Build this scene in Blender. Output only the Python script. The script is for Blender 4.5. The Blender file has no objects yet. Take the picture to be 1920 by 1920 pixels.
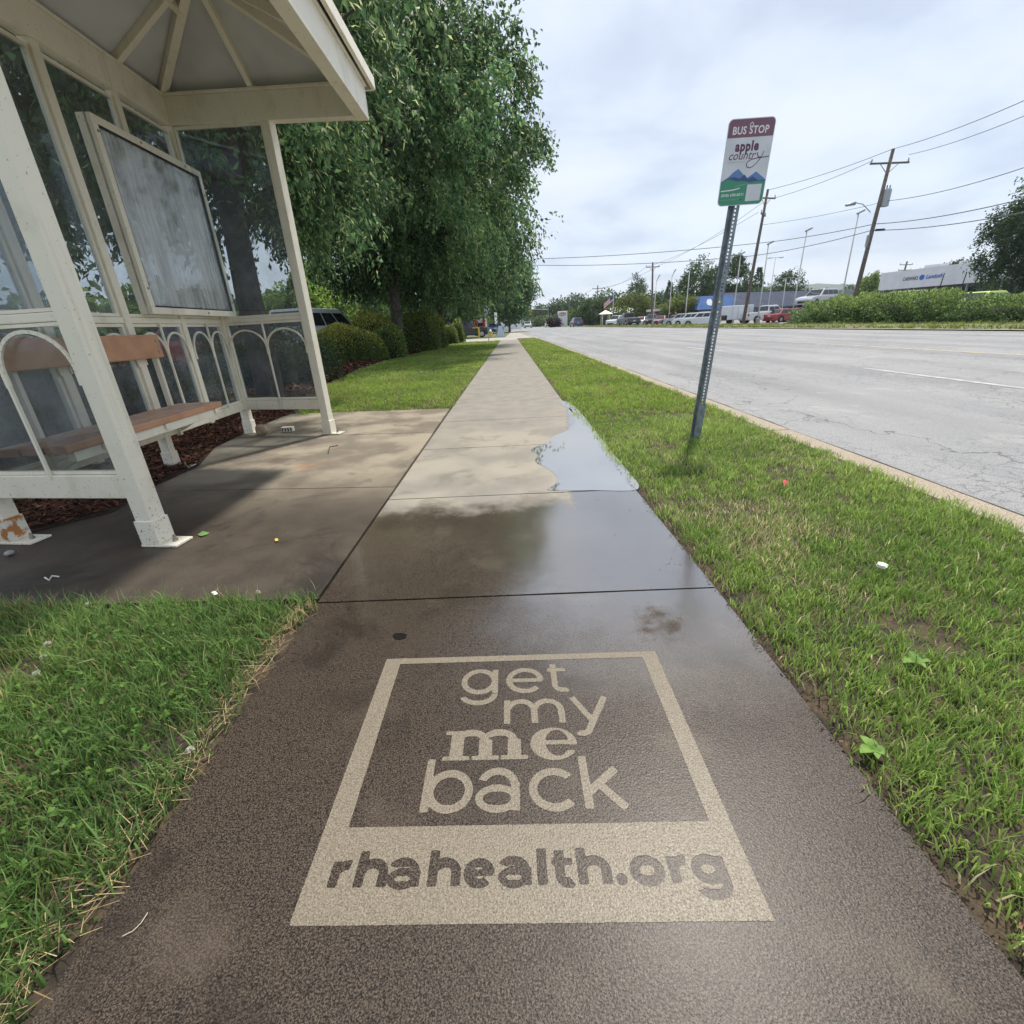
import bpy, bmesh, math, random
import numpy as np
from mathutils import Vector, Matrix

S = bpy.context.scene
COL = S.collection
random.seed(7)

# ------------------------------------------------------------------ camera
F_PX, W_PX = 853.0, 1920.0
EYE = 1.0


def _basis():
    y = np.array([952 - 960, -(609 - 960), -F_PX]); y /= np.linalg.norm(y)      # along the pavement
    d = np.array([1065 - 960, -(3000 - 960), -F_PX]); z = -d / np.linalg.norm(d)  # plumb line
    z = z - y * np.dot(z, y); z /= np.linalg.norm(z)
    return np.array([np.cross(y, z), y, z])


RM = _basis()
cam = bpy.data.cameras.new('camera')
cam.lens = F_PX / W_PX * 36; cam.sensor_width = 36
cam.clip_start = 0.02; cam.clip_end = 6000
camo = bpy.data.objects.new('camera', cam); COL.objects.link(camo)
camo.matrix_world = Matrix.Translation((0, 0, EYE)) @ Matrix([list(r) for r in RM]).to_4x4()
S.camera = camo


def ray(px, py): return RM @ np.array([px - 960, -(py - 960), -F_PX])
def G(px, py, z=0.0):
    r = ray(px, py); t = (z - EYE) / r[2]; return Vector((r[0] * t, r[1] * t, z))
def PY(px, py, Y):
    r = ray(px, py); t = Y / r[1]; return Vector((r[0] * t, Y, r[2] * t + EYE))


# ------------------------------------------------------------------ light
SUN_EL, SUN_AZ = math.radians(62), math.radians(32)       # azimuth: right of straight ahead
to_sun = Vector((math.cos(SUN_EL) * math.sin(SUN_AZ), math.cos(SUN_EL) * math.cos(SUN_AZ), math.sin(SUN_EL)))
sun = bpy.data.lights.new('sun', 'SUN'); sun.energy = 3.6; sun.angle = math.radians(2.5); sun.color = (1, .94, .85)
suno = bpy.data.objects.new('sun', sun); COL.objects.link(suno)
suno.rotation_euler = to_sun.to_track_quat('Z', 'Y').to_euler()

wd = bpy.data.worlds.new('World'); S.world = wd; wd.use_nodes = True
nt = wd.node_tree; nt.nodes.clear()
def wn(t): return nt.nodes.new(t)
out = wn('ShaderNodeOutputWorld'); mix = wn('ShaderNodeMixShader')
sky = wn('ShaderNodeTexSky'); sky.sky_type = 'NISHITA'; sky.sun_disc = False
sky.sun_elevation = SUN_EL; sky.sun_rotation = SUN_AZ
b1 = wn('ShaderNodeBackground'); b1.inputs[1].default_value = 0.10
nt.links.new(sky.outputs[0], b1.inputs[0])
tc = wn('ShaderNodeTexCoord'); sep = wn('ShaderNodeSeparateXYZ'); nt.links.new(tc.outputs['Generated'], sep.inputs[0])
zz = wn('ShaderNodeMath'); zz.operation = 'MAXIMUM'; zz.inputs[1].default_value = 0.0; nt.links.new(sep.outputs[2], zz.inputs[0])
za = wn('ShaderNodeMath'); za.operation = 'ADD'; za.inputs[1].default_value = 0.16; nt.links.new(zz.outputs[0], za.inputs[0])
dx = wn('ShaderNodeMath'); dx.operation = 'DIVIDE'; nt.links.new(sep.outputs[0], dx.inputs[0]); nt.links.new(za.outputs[0], dx.inputs[1])
dy = wn('ShaderNodeMath'); dy.operation = 'DIVIDE'; nt.links.new(sep.outputs[1], dy.inputs[0]); nt.links.new(za.outputs[0], dy.inputs[1])
cmb = wn('ShaderNodeCombineXYZ'); nt.links.new(dx.outputs[0], cmb.inputs[0]); nt.links.new(dy.outputs[0], cmb.inputs[1])
n1 = wn('ShaderNodeTexNoise'); n1.inputs['Scale'].default_value = 1.15; n1.inputs['Detail'].default_value = 6; n1.inputs['Roughness'].default_value = .52
n1.inputs['Distortion'].default_value = .25
nt.links.new(cmb.outputs[0], n1.inputs['Vector'])
n2 = wn('ShaderNodeTexNoise'); n2.inputs['Scale'].default_value = .55; n2.inputs['Detail'].default_value = 3
nt.links.new(cmb.outputs[0], n2.inputs['Vector'])
cr = wn('ShaderNodeValToRGB'); e = cr.color_ramp.elements
e[0].position = .37; e[0].color = (.43, .49, .60, 1); e[1].position = .585; e[1].color = (.59, .64, .715, 1)
m_ = e.new(.47); m_.color = (.525, .59, .69, 1)
nt.links.new(n1.outputs[0], cr.inputs[0])
b2 = wn('ShaderNodeBackground'); b2.inputs[1].default_value = 1.0; nt.links.new(cr.outputs[0], b2.inputs[0])
mr = wn('ShaderNodeMapRange'); mr.inputs[1].default_value = .3; mr.inputs[2].default_value = .6; mr.inputs[3].default_value = .72; mr.inputs[4].default_value = .97
nt.links.new(n2.outputs[0], mr.inputs[0]); nt.links.new(mr.outputs[0], mix.inputs[0])
nt.links.new(b1.outputs[0], mix.inputs[1]); nt.links.new(b2.outputs[0], mix.inputs[2]); nt.links.new(mix.outputs[0], out.inputs[0])

S.view_settings.view_transform = 'Standard'; S.view_settings.look = 'None'
S.view_settings.exposure = 0.58; S.view_settings.gamma = 1
S.cycles.max_bounces = 8; S.cycles.transparent_max_bounces = 24

# ------------------------------------------------------------------ helpers


def tag(o, label=None, cat=None, group=None, kind=None):
    if label: o['label'] = label
    if cat: o['category'] = cat
    if group: o['group'] = group
    if kind: o['kind'] = kind
    return o


def empty(name, loc, label, cat, group=None):
    o = bpy.data.objects.new(name, None); COL.objects.link(o); o.location = loc
    o.empty_display_size = .2
    return tag(o, label, cat, group)


def base_of(p):
    v = Vector((0, 0, 0))
    while p is not None:
        v += Vector(p.location); p = p.parent
    return v


def link(name, me, mat, parent=None, smooth=False, bevel=0):
    o = bpy.data.objects.new(name, me); COL.objects.link(o)
    if mat is not None: me.materials.append(mat)
    if parent is not None:
        off = base_of(parent)
        me.transform(Matrix.Translation(-off)); o.parent = parent
    if smooth: me.polygons.foreach_set('use_smooth', [True] * len(me.polygons))
    if bevel:
        b = o.modifiers.new('bevel', 'BEVEL'); b.width = bevel; b.segments = 2; b.limit_method = 'ANGLE'
    return o


class MB:
    def __init__(s): s.v = []; s.f = []
    def add(s, vs, fs):
        n = len(s.v); s.v += [tuple(p) for p in vs]; s.f += [tuple(i + n for i in f) for f in fs]; return s
    def beam(s, a, b, w, h, up=(0, 0, 1)):
        a = Vector(a); b = Vector(b); d = (b - a).normalized(); u = Vector(up)
        sd = d.cross(u).normalized(); u = sd.cross(d)
        vs = []
        for p in (a, b):
            for i, j in ((-1, -1), (1, -1), (1, 1), (-1, 1)): vs.append(p + sd * (i * w / 2) + u * (j * h / 2))
        return s.add(vs, [(0, 1, 2, 3), (7, 6, 5, 4), (0, 4, 5, 1), (1, 5, 6, 2), (2, 6, 7, 3), (3, 7, 4, 0)])
    def box(s, c, sz, rz=0):
        c = Vector(c); h = sz[2] / 2
        ax = Vector((math.cos(rz), math.sin(rz), 0))
        return s.beam(c - ax * sz[0] / 2, c + ax * sz[0] / 2, sz[1], sz[2])
    def poly(s, pts): return s.add(pts, [tuple(range(len(pts)))])
    def slab(s, pts, n):
        """prism of a polygon along the vector n"""
        n = Vector(n); k = len(pts); p = [Vector(q) for q in pts]
        fs = [tuple(range(k)), tuple(range(2 * k - 1, k - 1, -1))]
        fs += [(i, i + k, (i + 1) % k + k, (i + 1) % k) for i in range(k)]
        return s.add(p + [q + n for q in p], fs)
    def tube(s, pts, r, n=8, r1=None):
        pts = [Vector(p) for p in pts]; k = len(pts); vs = []; fs = []
        t0 = (pts[1] - pts[0]).normalized()
        ref = Vector((1, 0, 0)) if abs(t0.x) < .8 else Vector((0, 1, 0))
        for i, p in enumerate(pts):
            t = (pts[min(i + 1, k - 1)] - pts[max(i - 1, 0)]).normalized()
            a = t.cross(ref).normalized(); b = t.cross(a)
            rr = r if r1 is None else r + (r1 - r) * i / (k - 1)
            for j in range(n):
                q = 2 * math.pi * j / n; vs.append(p + a * math.cos(q) * rr + b * math.sin(q) * rr)
        for i in range(k - 1):
            for j in range(n): fs.append((i * n + j, i * n + (j + 1) % n, (i + 1) * n + (j + 1) % n, (i + 1) * n + j))
        fs += [tuple(range(n - 1, -1, -1)), tuple(range((k - 1) * n, k * n))]
        return s.add(vs, fs)
    def lathe(s, prof, c=(0, 0, 0), n=16, axis='z'):
        vs = []; fs = []; k = len(prof); c = Vector(c)
        for r, z in prof:
            for j in range(n):
                q = 2 * math.pi * j / n; x, y = math.cos(q) * r, math.sin(q) * r
                vs.append(c + (Vector((x, y, z)) if axis == 'z' else Vector((z, x, y))))
        for i in range(k - 1):
            for j in range(n): fs.append((i * n + j, i * n + (j + 1) % n, (i + 1) * n + (j + 1) % n, (i + 1) * n + j))
        fs += [tuple(range(n - 1, -1, -1)), tuple(range((k - 1) * n, k * n))]
        return s.add(vs, fs)
    def build(s, name, mat, parent=None, smooth=False, bevel=0):
        me = bpy.data.meshes.new(name); me.from_pydata(s.v, [], s.f); me.update()
        return link(name, me, mat, parent, smooth, bevel)


def children(o): return [c for c in COL.objects if c.parent == o]
def copy_tree(o, parent=None):
    c = o.copy(); COL.objects.link(c); c.parent = parent
    for ch in list(o.children): copy_tree(ch, c)
    return c


# ------------------------------------------------------------------ materials
class N:
    """tiny node-graph writer"""
    def __init__(s, name):
        s.m = bpy.data.materials.new(name); s.m.use_nodes = True; s.t = s.m.node_tree; s.t.nodes.clear()
        s.out = s.t.nodes.new('ShaderNodeOutputMaterial'); s.pos = None
    def n(s, t, **kw):
        x = s.t.nodes.new(t)
        for k, v in kw.items(): setattr(x, k, v)
        return x
    def set(s, sock, v):
        if hasattr(v, 'node'): s.t.links.new(v, sock)
        else: sock.default_value = v
    def P(s):
        if s.pos is None: s.pos = s.n('ShaderNodeNewGeometry').outputs['Position']
        return s.pos
    def noise(s, scale, detail=3, rough=.5, vec=None, dist=0):
        x = s.n('ShaderNodeTexNoise'); x.inputs['Scale'].default_value = scale; x.inputs['Detail'].default_value = detail
        x.inputs['Roughness'].default_value = rough; x.inputs['Distortion'].default_value = dist
        s.set(x.inputs['Vector'], vec if vec is not None else s.P()); return x.outputs['Fac']
    def vor(s, scale, feature='F1', vec=None, out='Distance'):
        x = s.n('ShaderNodeTexVoronoi'); x.feature = feature; x.inputs['Scale'].default_value = scale
        s.set(x.inputs['Vector'], vec if vec is not None else s.P()); return x.outputs[out]
    def math(s, op, a, b=0.0, clamp=False):
        x = s.n('ShaderNodeMath', operation=op); x.use_clamp = clamp
        s.set(x.inputs[0], a); s.set(x.inputs[1], b); return x.outputs[0]
    def step(s, v, lo, hi, a=0.0, b=1.0):
        x = s.n('ShaderNodeMapRange'); x.interpolation_type = 'SMOOTHSTEP'
        s.set(x.inputs[0], v); x.inputs[1].default_value = lo; x.inputs[2].default_value = hi
        x.inputs[3].default_value = a; x.inputs[4].default_value = b; return x.outputs[0]
    def mix(s, f, a, b):
        x = s.n('ShaderNodeMix'); x.data_type = 'RGBA'
        s.set(x.inputs[0], f)
        for i, v in ((6, a), (7, b)): s.set(x.inputs[i], v if hasattr(v, 'node') else (*v, 1))
        return x.outputs[2]
    def xyz(s):
        x = s.n('ShaderNodeSeparateXYZ'); s.t.links.new(s.P(), x.inputs[0]); return x.outputs
    def bsdf(s, col, rough, metal=0.0, spec=.5, height=None, hstr=.3, hdist=.01, coat=0.0):
        x = s.n('ShaderNodeBsdfPrincipled')
        s.set(x.inputs['Base Color'], col if hasattr(col, 'node') else (*col, 1)); s.set(x.inputs['Roughness'], rough)
        x.inputs['Metallic'].default_value = metal; x.inputs['Specular IOR Level'].default_value = spec
        x.inputs['Coat Weight'].default_value = coat
        if height is not None:
            b = s.n('ShaderNodeBump'); b.inputs['Strength'].default_value = hstr; b.inputs['Distance'].default_value = hdist
            s.set(b.inputs['Height'], height); s.t.links.new(b.outputs[0], x.inputs['Normal'])
        return x
    def done(s, sh):
        s.t.links.new(sh.outputs[0], s.out.inputs[0]); return s.m


def pm(name, c1, c2=None, scale=4.0, rough=.6, metal=0.0, bump=0.0, bscale=40, bdist=.004, spec=.5, coat=0.0, lo=.35, hi=.65):
    g = N(name)
    col = c1
    if c2 is not None: col = g.mix(g.step(g.noise(scale, 4), lo, hi), c1, c2)
    h = g.noise(bscale, 3) if bump else None
    return g.done(g.bsdf(col, rough, metal, spec, h, bump, bdist, coat))


def leaf_mat(name, trans=.40, rough=.55, spec=.22):
    g = N(name)
    a = g.n('ShaderNodeAttribute'); a.attribute_name = 'col'
    p = g.bsdf(a.outputs['Color'], rough, spec=spec)
    t = g.n('ShaderNodeBsdfTranslucent')
    hs = g.n('ShaderNodeHueSaturation'); hs.inputs['Value'].default_value = 1.5; hs.inputs['Hue'].default_value = .485
    g.t.links.new(a.outputs['Color'], hs.inputs['Color']); g.t.links.new(hs.outputs[0], t.inputs['Color'])
    m = g.n('ShaderNodeMixShader'); m.inputs[0].default_value = trans
    g.t.links.new(p.outputs[0], m.inputs[1]); g.t.links.new(t.outputs[0], m.inputs[2])
    return g.done(m)


M = {}
M['leaf'] = leaf_mat('leaf'); M['grass'] = leaf_mat('grass', .40, .55, .22); M['hedge'] = leaf_mat('hedge', .2, .5, .3)
M['bark'] = pm('bark', (.045, .038, .032), (.10, .085, .07), 9, .9, bump=.6, bscale=30, bdist=.02)
M['twigs'] = pm('twigs', (.012, .018, .010), (.02, .028, .014), 20, .95)
g = N('cream_paint'); x, y, z = g.xyz()
mp = g.n('ShaderNodeMapping'); mp.inputs['Scale'].default_value = (14, 14, .9); g.t.links.new(g.P(), mp.inputs[0])
col = g.mix(g.step(g.noise(5, 4), .5, .8), (.78, .73, .60), (.66, .60, .47))
col = g.mix(g.math('MULTIPLY', g.step(g.noise(1, 4, .6, vec=mp.outputs[0]), .55, .75), .35), col, (.42, .36, .26))
low_ = g.step(z, .05, .5, .055, 0)
col = g.mix(g.math('MULTIPLY', g.step(g.math('ADD', g.noise(85, 3, .6), low_), .665, .70), .8), col, (.16, .12, .085))
M['cream'] = g.done(g.bsdf(col, .42, spec=.45, height=g.noise(60, 3), hstr=.12, hdist=.004))
M['cream_rust'] = pm('rusted_cream_paint', (.66, .62, .52), (.40, .17, .05), 14, .5, lo=.5, hi=.58)
M['ceiling'] = pm('grey_ceiling', (.60, .60, .60), (.52, .52, .52), 3, .7, bump=.08, bscale=200)
M['roofing'] = pm('roof_sheet', (.40, .38, .33), (.30, .28, .24), 4, .5)
M['bench'] = pm('brown_bench', (.52, .275, .16), (.43, .22, .125), 9, .33, bump=.06, bscale=50)
M['steel'] = pm('galvanised_steel', (.25, .29, .32), (.17, .20, .23), 24, .45, .55)
M['dark'] = pm('dark_hole', (.02, .02, .022), rough=.7)
M['bolt'] = pm('bolt_metal', (.35, .32, .28), (.2, .16, .12), 40, .5, .6)
M['black'] = pm('black_rubber', (.018, .018, .019), rough=.7)
M['rim'] = pm('wheel_rim', (.42, .43, .45), rough=.35, metal=.7)
M['carglass'] = pm('car_glass', (.025, .03, .035), rough=.06, spec=.6)
M['white'] = pm('white_paint', (.78, .79, .80), (.72, .73, .74), 2, .4)
M['wood'] = pm('pole_wood', (.105, .085, .068), (.17, .145, .12), 6, .85, bump=.4, bscale=12, bdist=.02)
M['wire'] = pm('wire', (.05, .052, .06), rough=.6)
M['grey'] = pm('grey_metal', (.33, .35, .37), (.28, .3, .32), 3, .45, .3)
M['lotpole'] = pm('pale_pole', (.60, .60, .56), (.52, .53, .50), 2, .5)
M['yellow'] = pm('yellow_paint', (.70, .50, .06), (.62, .43, .05), 4, .5)
M['tar'] = pm('tar', (.012, .011, .011), rough=.95, spec=.05)
M['red'] = pm('red_paint', (.45, .02, .02), rough=.4)


def paint(name, c): return pm(name, c, rough=.28, spec=.5, coat=.6)


# concrete of the pavement: damp and dark up to the second joint, dry beyond
def pavement_mat(name, kind):
    g = N(name); x, y, z = g.xyz()
    big = g.noise(1.3, 4, .55); med = g.noise(5, 4, .6); fine = g.noise(330, 5, .8); agg = g.vor(210)
    fine2 = g.noise(210, 2)
    edge = g.math('ADD', y, g.math('MULTIPLY', g.math('SUBTRACT', med, .5), .55))
    if kind == 'pad': wet = g.step(edge, 2.35, 3.7, 1, 0)
    else:
        wet = g.step(edge, 2.36, 2.72, 1, 0)
        rp = g.n('ShaderNodeValToRGB'); el = rp.color_ramp.elements
        stops = [(2.25, .30), (2.55, .47), (2.70, .27), (3.1, .26), (3.45, .17), (3.87, .15), (4.13, .29), (4.43, .46), (4.95, .575), (5.6, .61), (6.3, .62), (6.7, .8)]
        for i_, (yy_, xx_) in enumerate(stops):
            q_ = el[0] if i_ == 0 else (el[1] if i_ == len(stops) - 1 else el.new(.5))
            q_.position = (yy_ - 2.25) / 4.45; q_.color = (xx_, xx_, xx_, 1)
        g.t.links.new(g.step(y, 2.25, 6.7), rp.inputs[0])
        lin = g.n('ShaderNodeMapRange'); g.set(lin.inputs[0], y); lin.inputs[1].default_value = 2.25; lin.inputs[2].default_value = 6.7; g.t.links.new(lin.outputs[0], rp.inputs[0])
        damp = g.step(g.math('SUBTRACT', g.math('ADD', x, g.math('MULTIPLY', g.math('SUBTRACT', g.noise(9, 4, .6), .5), .12)), rp.outputs['Color']), -.035, .035)
        damp = g.math('MULTIPLY', damp, g.step(y, 6.5, 6.7, 1, 0))
        wet = g.math('MAXIMUM', wet, damp)
    dry = g.mix(g.step(big, .38, .62), (.315, .285, .235), (.225, .21, .18))
    dry = g.mix(g.math('MULTIPLY', g.step(g.noise(3.1, 5, .65, dist=.5), .52, .66), .4), dry, (.13, .115, .09))
    grey = g.mix(g.step(med, .35, .65), (.27, .25, .215), (.22, .205, .18))
    far = g.step(g.math('ADD', y, g.math('MULTIPLY', big, 3)), 5.4, 8.2)
    dry = g.mix(far, dry, grey)
    dry = g.mix(g.step(fine, .36, .5, .28, 0), dry, (.12, .10, .075))
    k = g.step(g.math('ADD', fine, g.math('MULTIPLY', g.math('SUBTRACT', .4, agg), .12)), .41, .61)
    wcol = g.mix(k, (.008, .006, .005), (.118, .090, .068))
    stain = g.math('MULTIPLY', g.step(g.noise(2.6, 4, .6, dist=.4), .52, .68), .6)
    wcol = g.mix(stain, wcol, (.018, .014, .011))
    lite = g.math('MULTIPLY', g.step(g.noise(3.7, 3, .5), .55, .75), .28)
    wcol = g.mix(lite, wcol, (.15, .12, .09))
    wcol = g.mix(g.math('MULTIPLY', g.math('MULTIPLY', g.step(y, 1.5, 2.3), g.step(big, .40, .60, .2, 1)), .45), wcol, (.115, .095, .068))
    if kind == 'logo':
        col = g.mix(g.step(fine, .36, .62), (.088, .073, .054), (.265, .228, .172))
        col = g.mix(g.math('MULTIPLY', g.step(fine2, .34, .48, 1, 0), .35), col, (.13, .10, .07))
        rough = g.step(fine2, .3, .7, .32, .5)
        return g.done(g.bsdf(col, rough, spec=.18, height=fine2, hstr=.3, hdist=.003))
    if kind == 'pad':
        pc = g.mix(g.step(med, .35, .65), (.056, .043, .031), (.030, .023, .017))
        pc = g.mix(g.math('MULTIPLY', g.step(fine, .42, .62), .6), pc, (.10, .08, .06))
        pdry = g.mix(g.step(g.noise(1.6, 4, .55), .40, .6), (.30, .26, .195), (.165, .138, .105))
        pdry = g.mix(g.step(fine, .36, .5, .3, 0), pdry, (.10, .08, .06))
        pdry = g.mix(g.math('MULTIPLY', g.step(g.noise(2.2, 5, .65, dist=.6), .54, .66), .5), pdry, (.08, .062, .045))
        pc = g.mix(g.math('MULTIPLY', g.step(g.noise(1.9, 5, .65, dist=.6), .5, .66), .7), pc, (.013, .011, .009))
        # rust bleed in front of the middle leg
        dxr = g.math('SUBTRACT', x, -1.72); dyr = g.math('SUBTRACT', y, 3.66)
        rr = g.math('ADD', g.math('MULTIPLY', dxr, dxr), g.math('MULTIPLY', g.math('MULTIPLY', dyr, dyr), 3.0))
        rust = g.math('MULTIPLY', g.step(g.math('ADD', rr, g.math('MULTIPLY', g.math('SUBTRACT', g.noise(11, 4, .65), .5), .22)), -.05, .05, 1, 0), .55)
        pdry = g.mix(rust, pdry, (.33, .12, .03))
        col = g.mix(wet, pdry, pc)
        rough = g.math('ADD', g.math('MULTIPLY', wet, -.2), .75)
        return g.done(g.bsdf(col, rough, spec=.3, height=fine2, hstr=.3, hdist=.004))
    col = g.mix(wet, dry, wcol)
    # the patch that has dried in the middle of the film of water
    dxs = g.math('SUBTRACT', x, .485); dys = g.math('SUBTRACT', y, 1.335)
    rs = g.math('ADD', g.math('MULTIPLY', g.math('MULTIPLY', dxs, dxs), 90.), g.math('MULTIPLY', g.math('MULTIPLY', dys, dys), 60.))
    spot = g.step(g.math('ADD', g.math('ADD', rs, g.math('MULTIPLY', g.math('SUBTRACT', fine, .5), 2.2)), g.math('MULTIPLY', g.math('SUBTRACT', g.noise(16, 3), .5), 3.0)), -.2, 1.1, 1, 0)
    col = g.mix(g.math('MULTIPLY', spot, .35), col, g.mix(k, (.02, .014, .009), (.15, .105, .07)))
    film = g.math('MULTIPLY', wet, g.math('SUBTRACT', 1.0, g.math('MULTIPLY', spot, .85)))
    wr = g.step(g.math('ADD', y, g.math('MULTIPLY', med, .5)), .75, 1.9, .40, .17)
    rough = g.math('ADD', g.math('MULTIPLY', film, wr), g.math('MULTIPLY', g.math('SUBTRACT', 1.0, film), .8))
    hb = g.math('ADD', g.math('MULTIPLY', fine2, .8), g.math('MULTIPLY', g.noise(75, 2), .35))
    sh_ = g.bsdf(col, rough, spec=.16, height=hb, hstr=.28, hdist=.003)
    # the standing film of water is thickest on the road side
    thick = g.math('MULTIPLY', film, g.step(g.math('ADD', g.math('ADD', x, g.math('MULTIPLY', y, .16)), g.math('MULTIPLY', g.math('SUBTRACT', med, .5), .5)), .02, .50, .30, 1))
    thick = g.math('MULTIPLY', thick, g.step(g.math('ADD', y, g.math('MULTIPLY', g.math('SUBTRACT', med, .5), .16)), .88, 1.62, .008, 1))
    sh_.inputs['Coat IOR'].default_value = 3.3; g.set(sh_.inputs['Coat Weight'], thick); g.set(sh_.inputs['Coat Roughness'], g.step(y, .7, 1.9, .32, .11))
    return g.done(sh_)


M['walk'] = pavement_mat('pavement_concrete', 'walk')
M['pad'] = pavement_mat('pad_concrete', 'pad')
M['logo'] = pavement_mat('washed_concrete', 'logo')
M['joint'] = pm('joint_dirt', (.02, .016, .012), (.05, .04, .03), 30, .95)
M['concrete'] = pm('plain_concrete', (.36, .335, .29), (.29, .265, .225), 2.5, .85, bump=.2, bscale=180)
g = N('gutter_concrete'); f_ = g.noise(190, 2)
M['gutter'] = g.done(g.bsdf(g.mix(g.step(f_, .38, .6), (.19, .155, .115), (.40, .335, .25)), .85, height=f_, hstr=.4, hdist=.004))
g = N('asphalt'); x, y, z = g.xyz()
f_ = g.noise(150, 3, .7); bg = g.noise(.35, 4, .55)
mp = g.n('ShaderNodeMapping'); mp.inputs['Scale'].default_value = (1.0, .12, 1); g.t.links.new(g.P(), mp.inputs[0])
streak = g.noise(1.2, 4, .5, vec=mp.outputs[0])
col = g.mix(g.step(streak, .35, .65), (.245, .25, .255), (.31, .31, .31))
col = g.mix(g.step(f_, .34, .54, .85, 0), col, (.07, .07, .075))
lanes = g.n('ShaderNodeMath', operation='SINE'); g.set(lanes.inputs[0], g.math('MULTIPLY', x, 3.4))
col = g.mix(g.math('MULTIPLY', g.step(lanes.outputs[0], .1, 1.0), g.step(bg, .3, .6, .12, .30)), col, (.13, .13, .135))
col = g.mix(g.math('MULTIPLY', g.step(g.noise(.9, 5, .7), .58, .66), .35), col, (.36, .355, .34))
wv = g.n('ShaderNodeVectorMath', operation='ADD')
nz = g.n('ShaderNodeTexNoise'); nz.inputs['Scale'].default_value = 2.2; nz.inputs['Detail'].default_value = 5; g.t.links.new(g.P(), nz.inputs['Vector'])
sc = g.n('ShaderNodeVectorMath', operation='SCALE'); sc.inputs['Scale'].default_value = .55
g.t.links.new(nz.outputs['Color'], sc.inputs[0]); g.t.links.new(g.P(), wv.inputs[0]); g.t.links.new(sc.outputs[0], wv.inputs[1])
cr1 = g.math('MULTIPLY', g.step(g.vor(.62, 'DISTANCE_TO_EDGE', wv.outputs[0]), .0, .007, 1, 0), g.step(g.noise(.5, 3), .46, .54))
cr2 = g.math('MULTIPLY', g.step(g.vor(2.6, 'DISTANCE_TO_EDGE', wv.outputs[0]), .0, .03, 1, 0), g.step(g.noise(.33, 3), .55, .62))
col = g.mix(g.math('MULTIPLY', g.math('MAXIMUM', cr1, cr2), .7), col, (.045, .045, .045))
cr3 = g.math('MULTIPLY', g.step(g.vor(5.5, 'DISTANCE_TO_EDGE', wv.outputs[0]), .0, .05, 1, 0), g.step(g.noise(.6, 3), .42, .58))
col = g.mix(g.math('MULTIPLY', cr3, .5), col, (.06, .06, .06))
M['asphalt'] = g.done(g.bsdf(col, .8, spec=.35, height=f_, hstr=.5, hdist=.006))
M['lot'] = pm('car_park_asphalt', (.16, .16, .165), (.22, .22, .22), .4, .85)
M['soil'] = pm('turf_soil', (.028, .021, .014), (.075, .052, .030), 14, .95, bump=.8, bscale=50, bdist=.02)
M['mulchbase'] = pm('mulch_soil', (.030, .017, .012), (.055, .028, .018), 22, .95, bump=1, bscale=45, bdist=.03)
M['farland'] = pm('far_ground', (.07, .10, .035), (.12, .13, .06), .06, .95)
M['paintwhite'] = pm('road_paint_white', (.42, .42, .41), (.30, .30, .30), 9, .7, lo=.40, hi=.56)
M['paintyellow'] = pm('road_paint_yellow', (.46, .36, .19), (.31, .29, .25), 9, .7, lo=.40, hi=.56)
g = N('puddle_water')
f_ = g.noise(14, 4, .6)
wb = g.bsdf(g.mix(f_, (.10, .085, .065), (.16, .135, .10)), .3, spec=.5, height=g.noise(9, 2), hstr=.03, hdist=.01)
wb.inputs['Coat Weight'].default_value = 1; wb.inputs['Coat IOR'].default_value = 7.0; wb.inputs['Coat Roughness'].default_value = .03
M['water'] = g.done(wb)

# clear panels of the shelter: tinted, a little scratched and dusty
g = N('shelter_panel')
tr = g.n('ShaderNodeBsdfTransparent'); tr.inputs[0].default_value = (.74, .77, .78, 1)
gl = g.n('ShaderNodeBsdfGlossy'); gl.inputs['Roughness'].default_value = .04; gl.inputs[0].default_value = (.9, .95, 1, 1)
df = g.n('ShaderNodeBsdfDiffuse'); df.inputs[0].default_value = (.42, .44, .46, 1)
lw = g.n('ShaderNodeLayerWeight'); lw.inputs[0].default_value = .5
m1 = g.n('ShaderNodeMixShader'); m2 = g.n('ShaderNodeMixShader')
g.set(m1.inputs[0], g.step(g.noise(6, 4, .6), .35, .75, .05, .15)); g.t.links.new(tr.outputs[0], m1.inputs[1]); g.t.links.new(df.outputs[0], m1.inputs[2])
g.set(m2.inputs[0], g.math('ADD', g.math('MULTIPLY', g.math('POWER', lw.outputs['Facing'], 4.0), .6), .022)); g.t.links.new(m1.outputs[0], m2.inputs[1]); g.t.links.new(gl.outputs[0], m2.inputs[2])
M['panel'] = g.done(m2)
g = N('display_pane')
tr = g.n('ShaderNodeBsdfTransparent'); tr.inputs[0].default_value = (.84, .86, .87, 1)
gl = g.n('ShaderNodeBsdfGlossy'); gl.inputs['Roughness'].default_value = .06
df = g.n('ShaderNodeBsdfDiffuse'); df.inputs[0].default_value = (.74, .75, .75, 1)
lw = g.n('ShaderNodeLayerWeight'); lw.inputs[0].default_value = .5
m1 = g.n('ShaderNodeMixShader'); m2 = g.n('ShaderNodeMixShader')
mp = g.n('ShaderNodeMapping'); mp.inputs['Scale'].default_value = (1, 9, .8); g.t.links.new(g.P(), mp.inputs[0])
g.set(m1.inputs[0], g.step(g.noise(3, 4, .6, vec=mp.outputs[0]), .32, .7, .24, .56)); g.t.links.new(tr.outputs[0], m1.inputs[1]); g.t.links.new(df.outputs[0], m1.inputs[2])  # milky pane; the pale streaks also stand in for white reflections
g.set(m2.inputs[0], g.math('ADD', g.math('MULTIPLY', g.math('POWER', lw.outputs['Facing'], 3.0), .7), .05)); g.t.links.new(m1.outputs[0], m2.inputs[1]); g.t.links.new(gl.outputs[0], m2.inputs[2])
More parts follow.
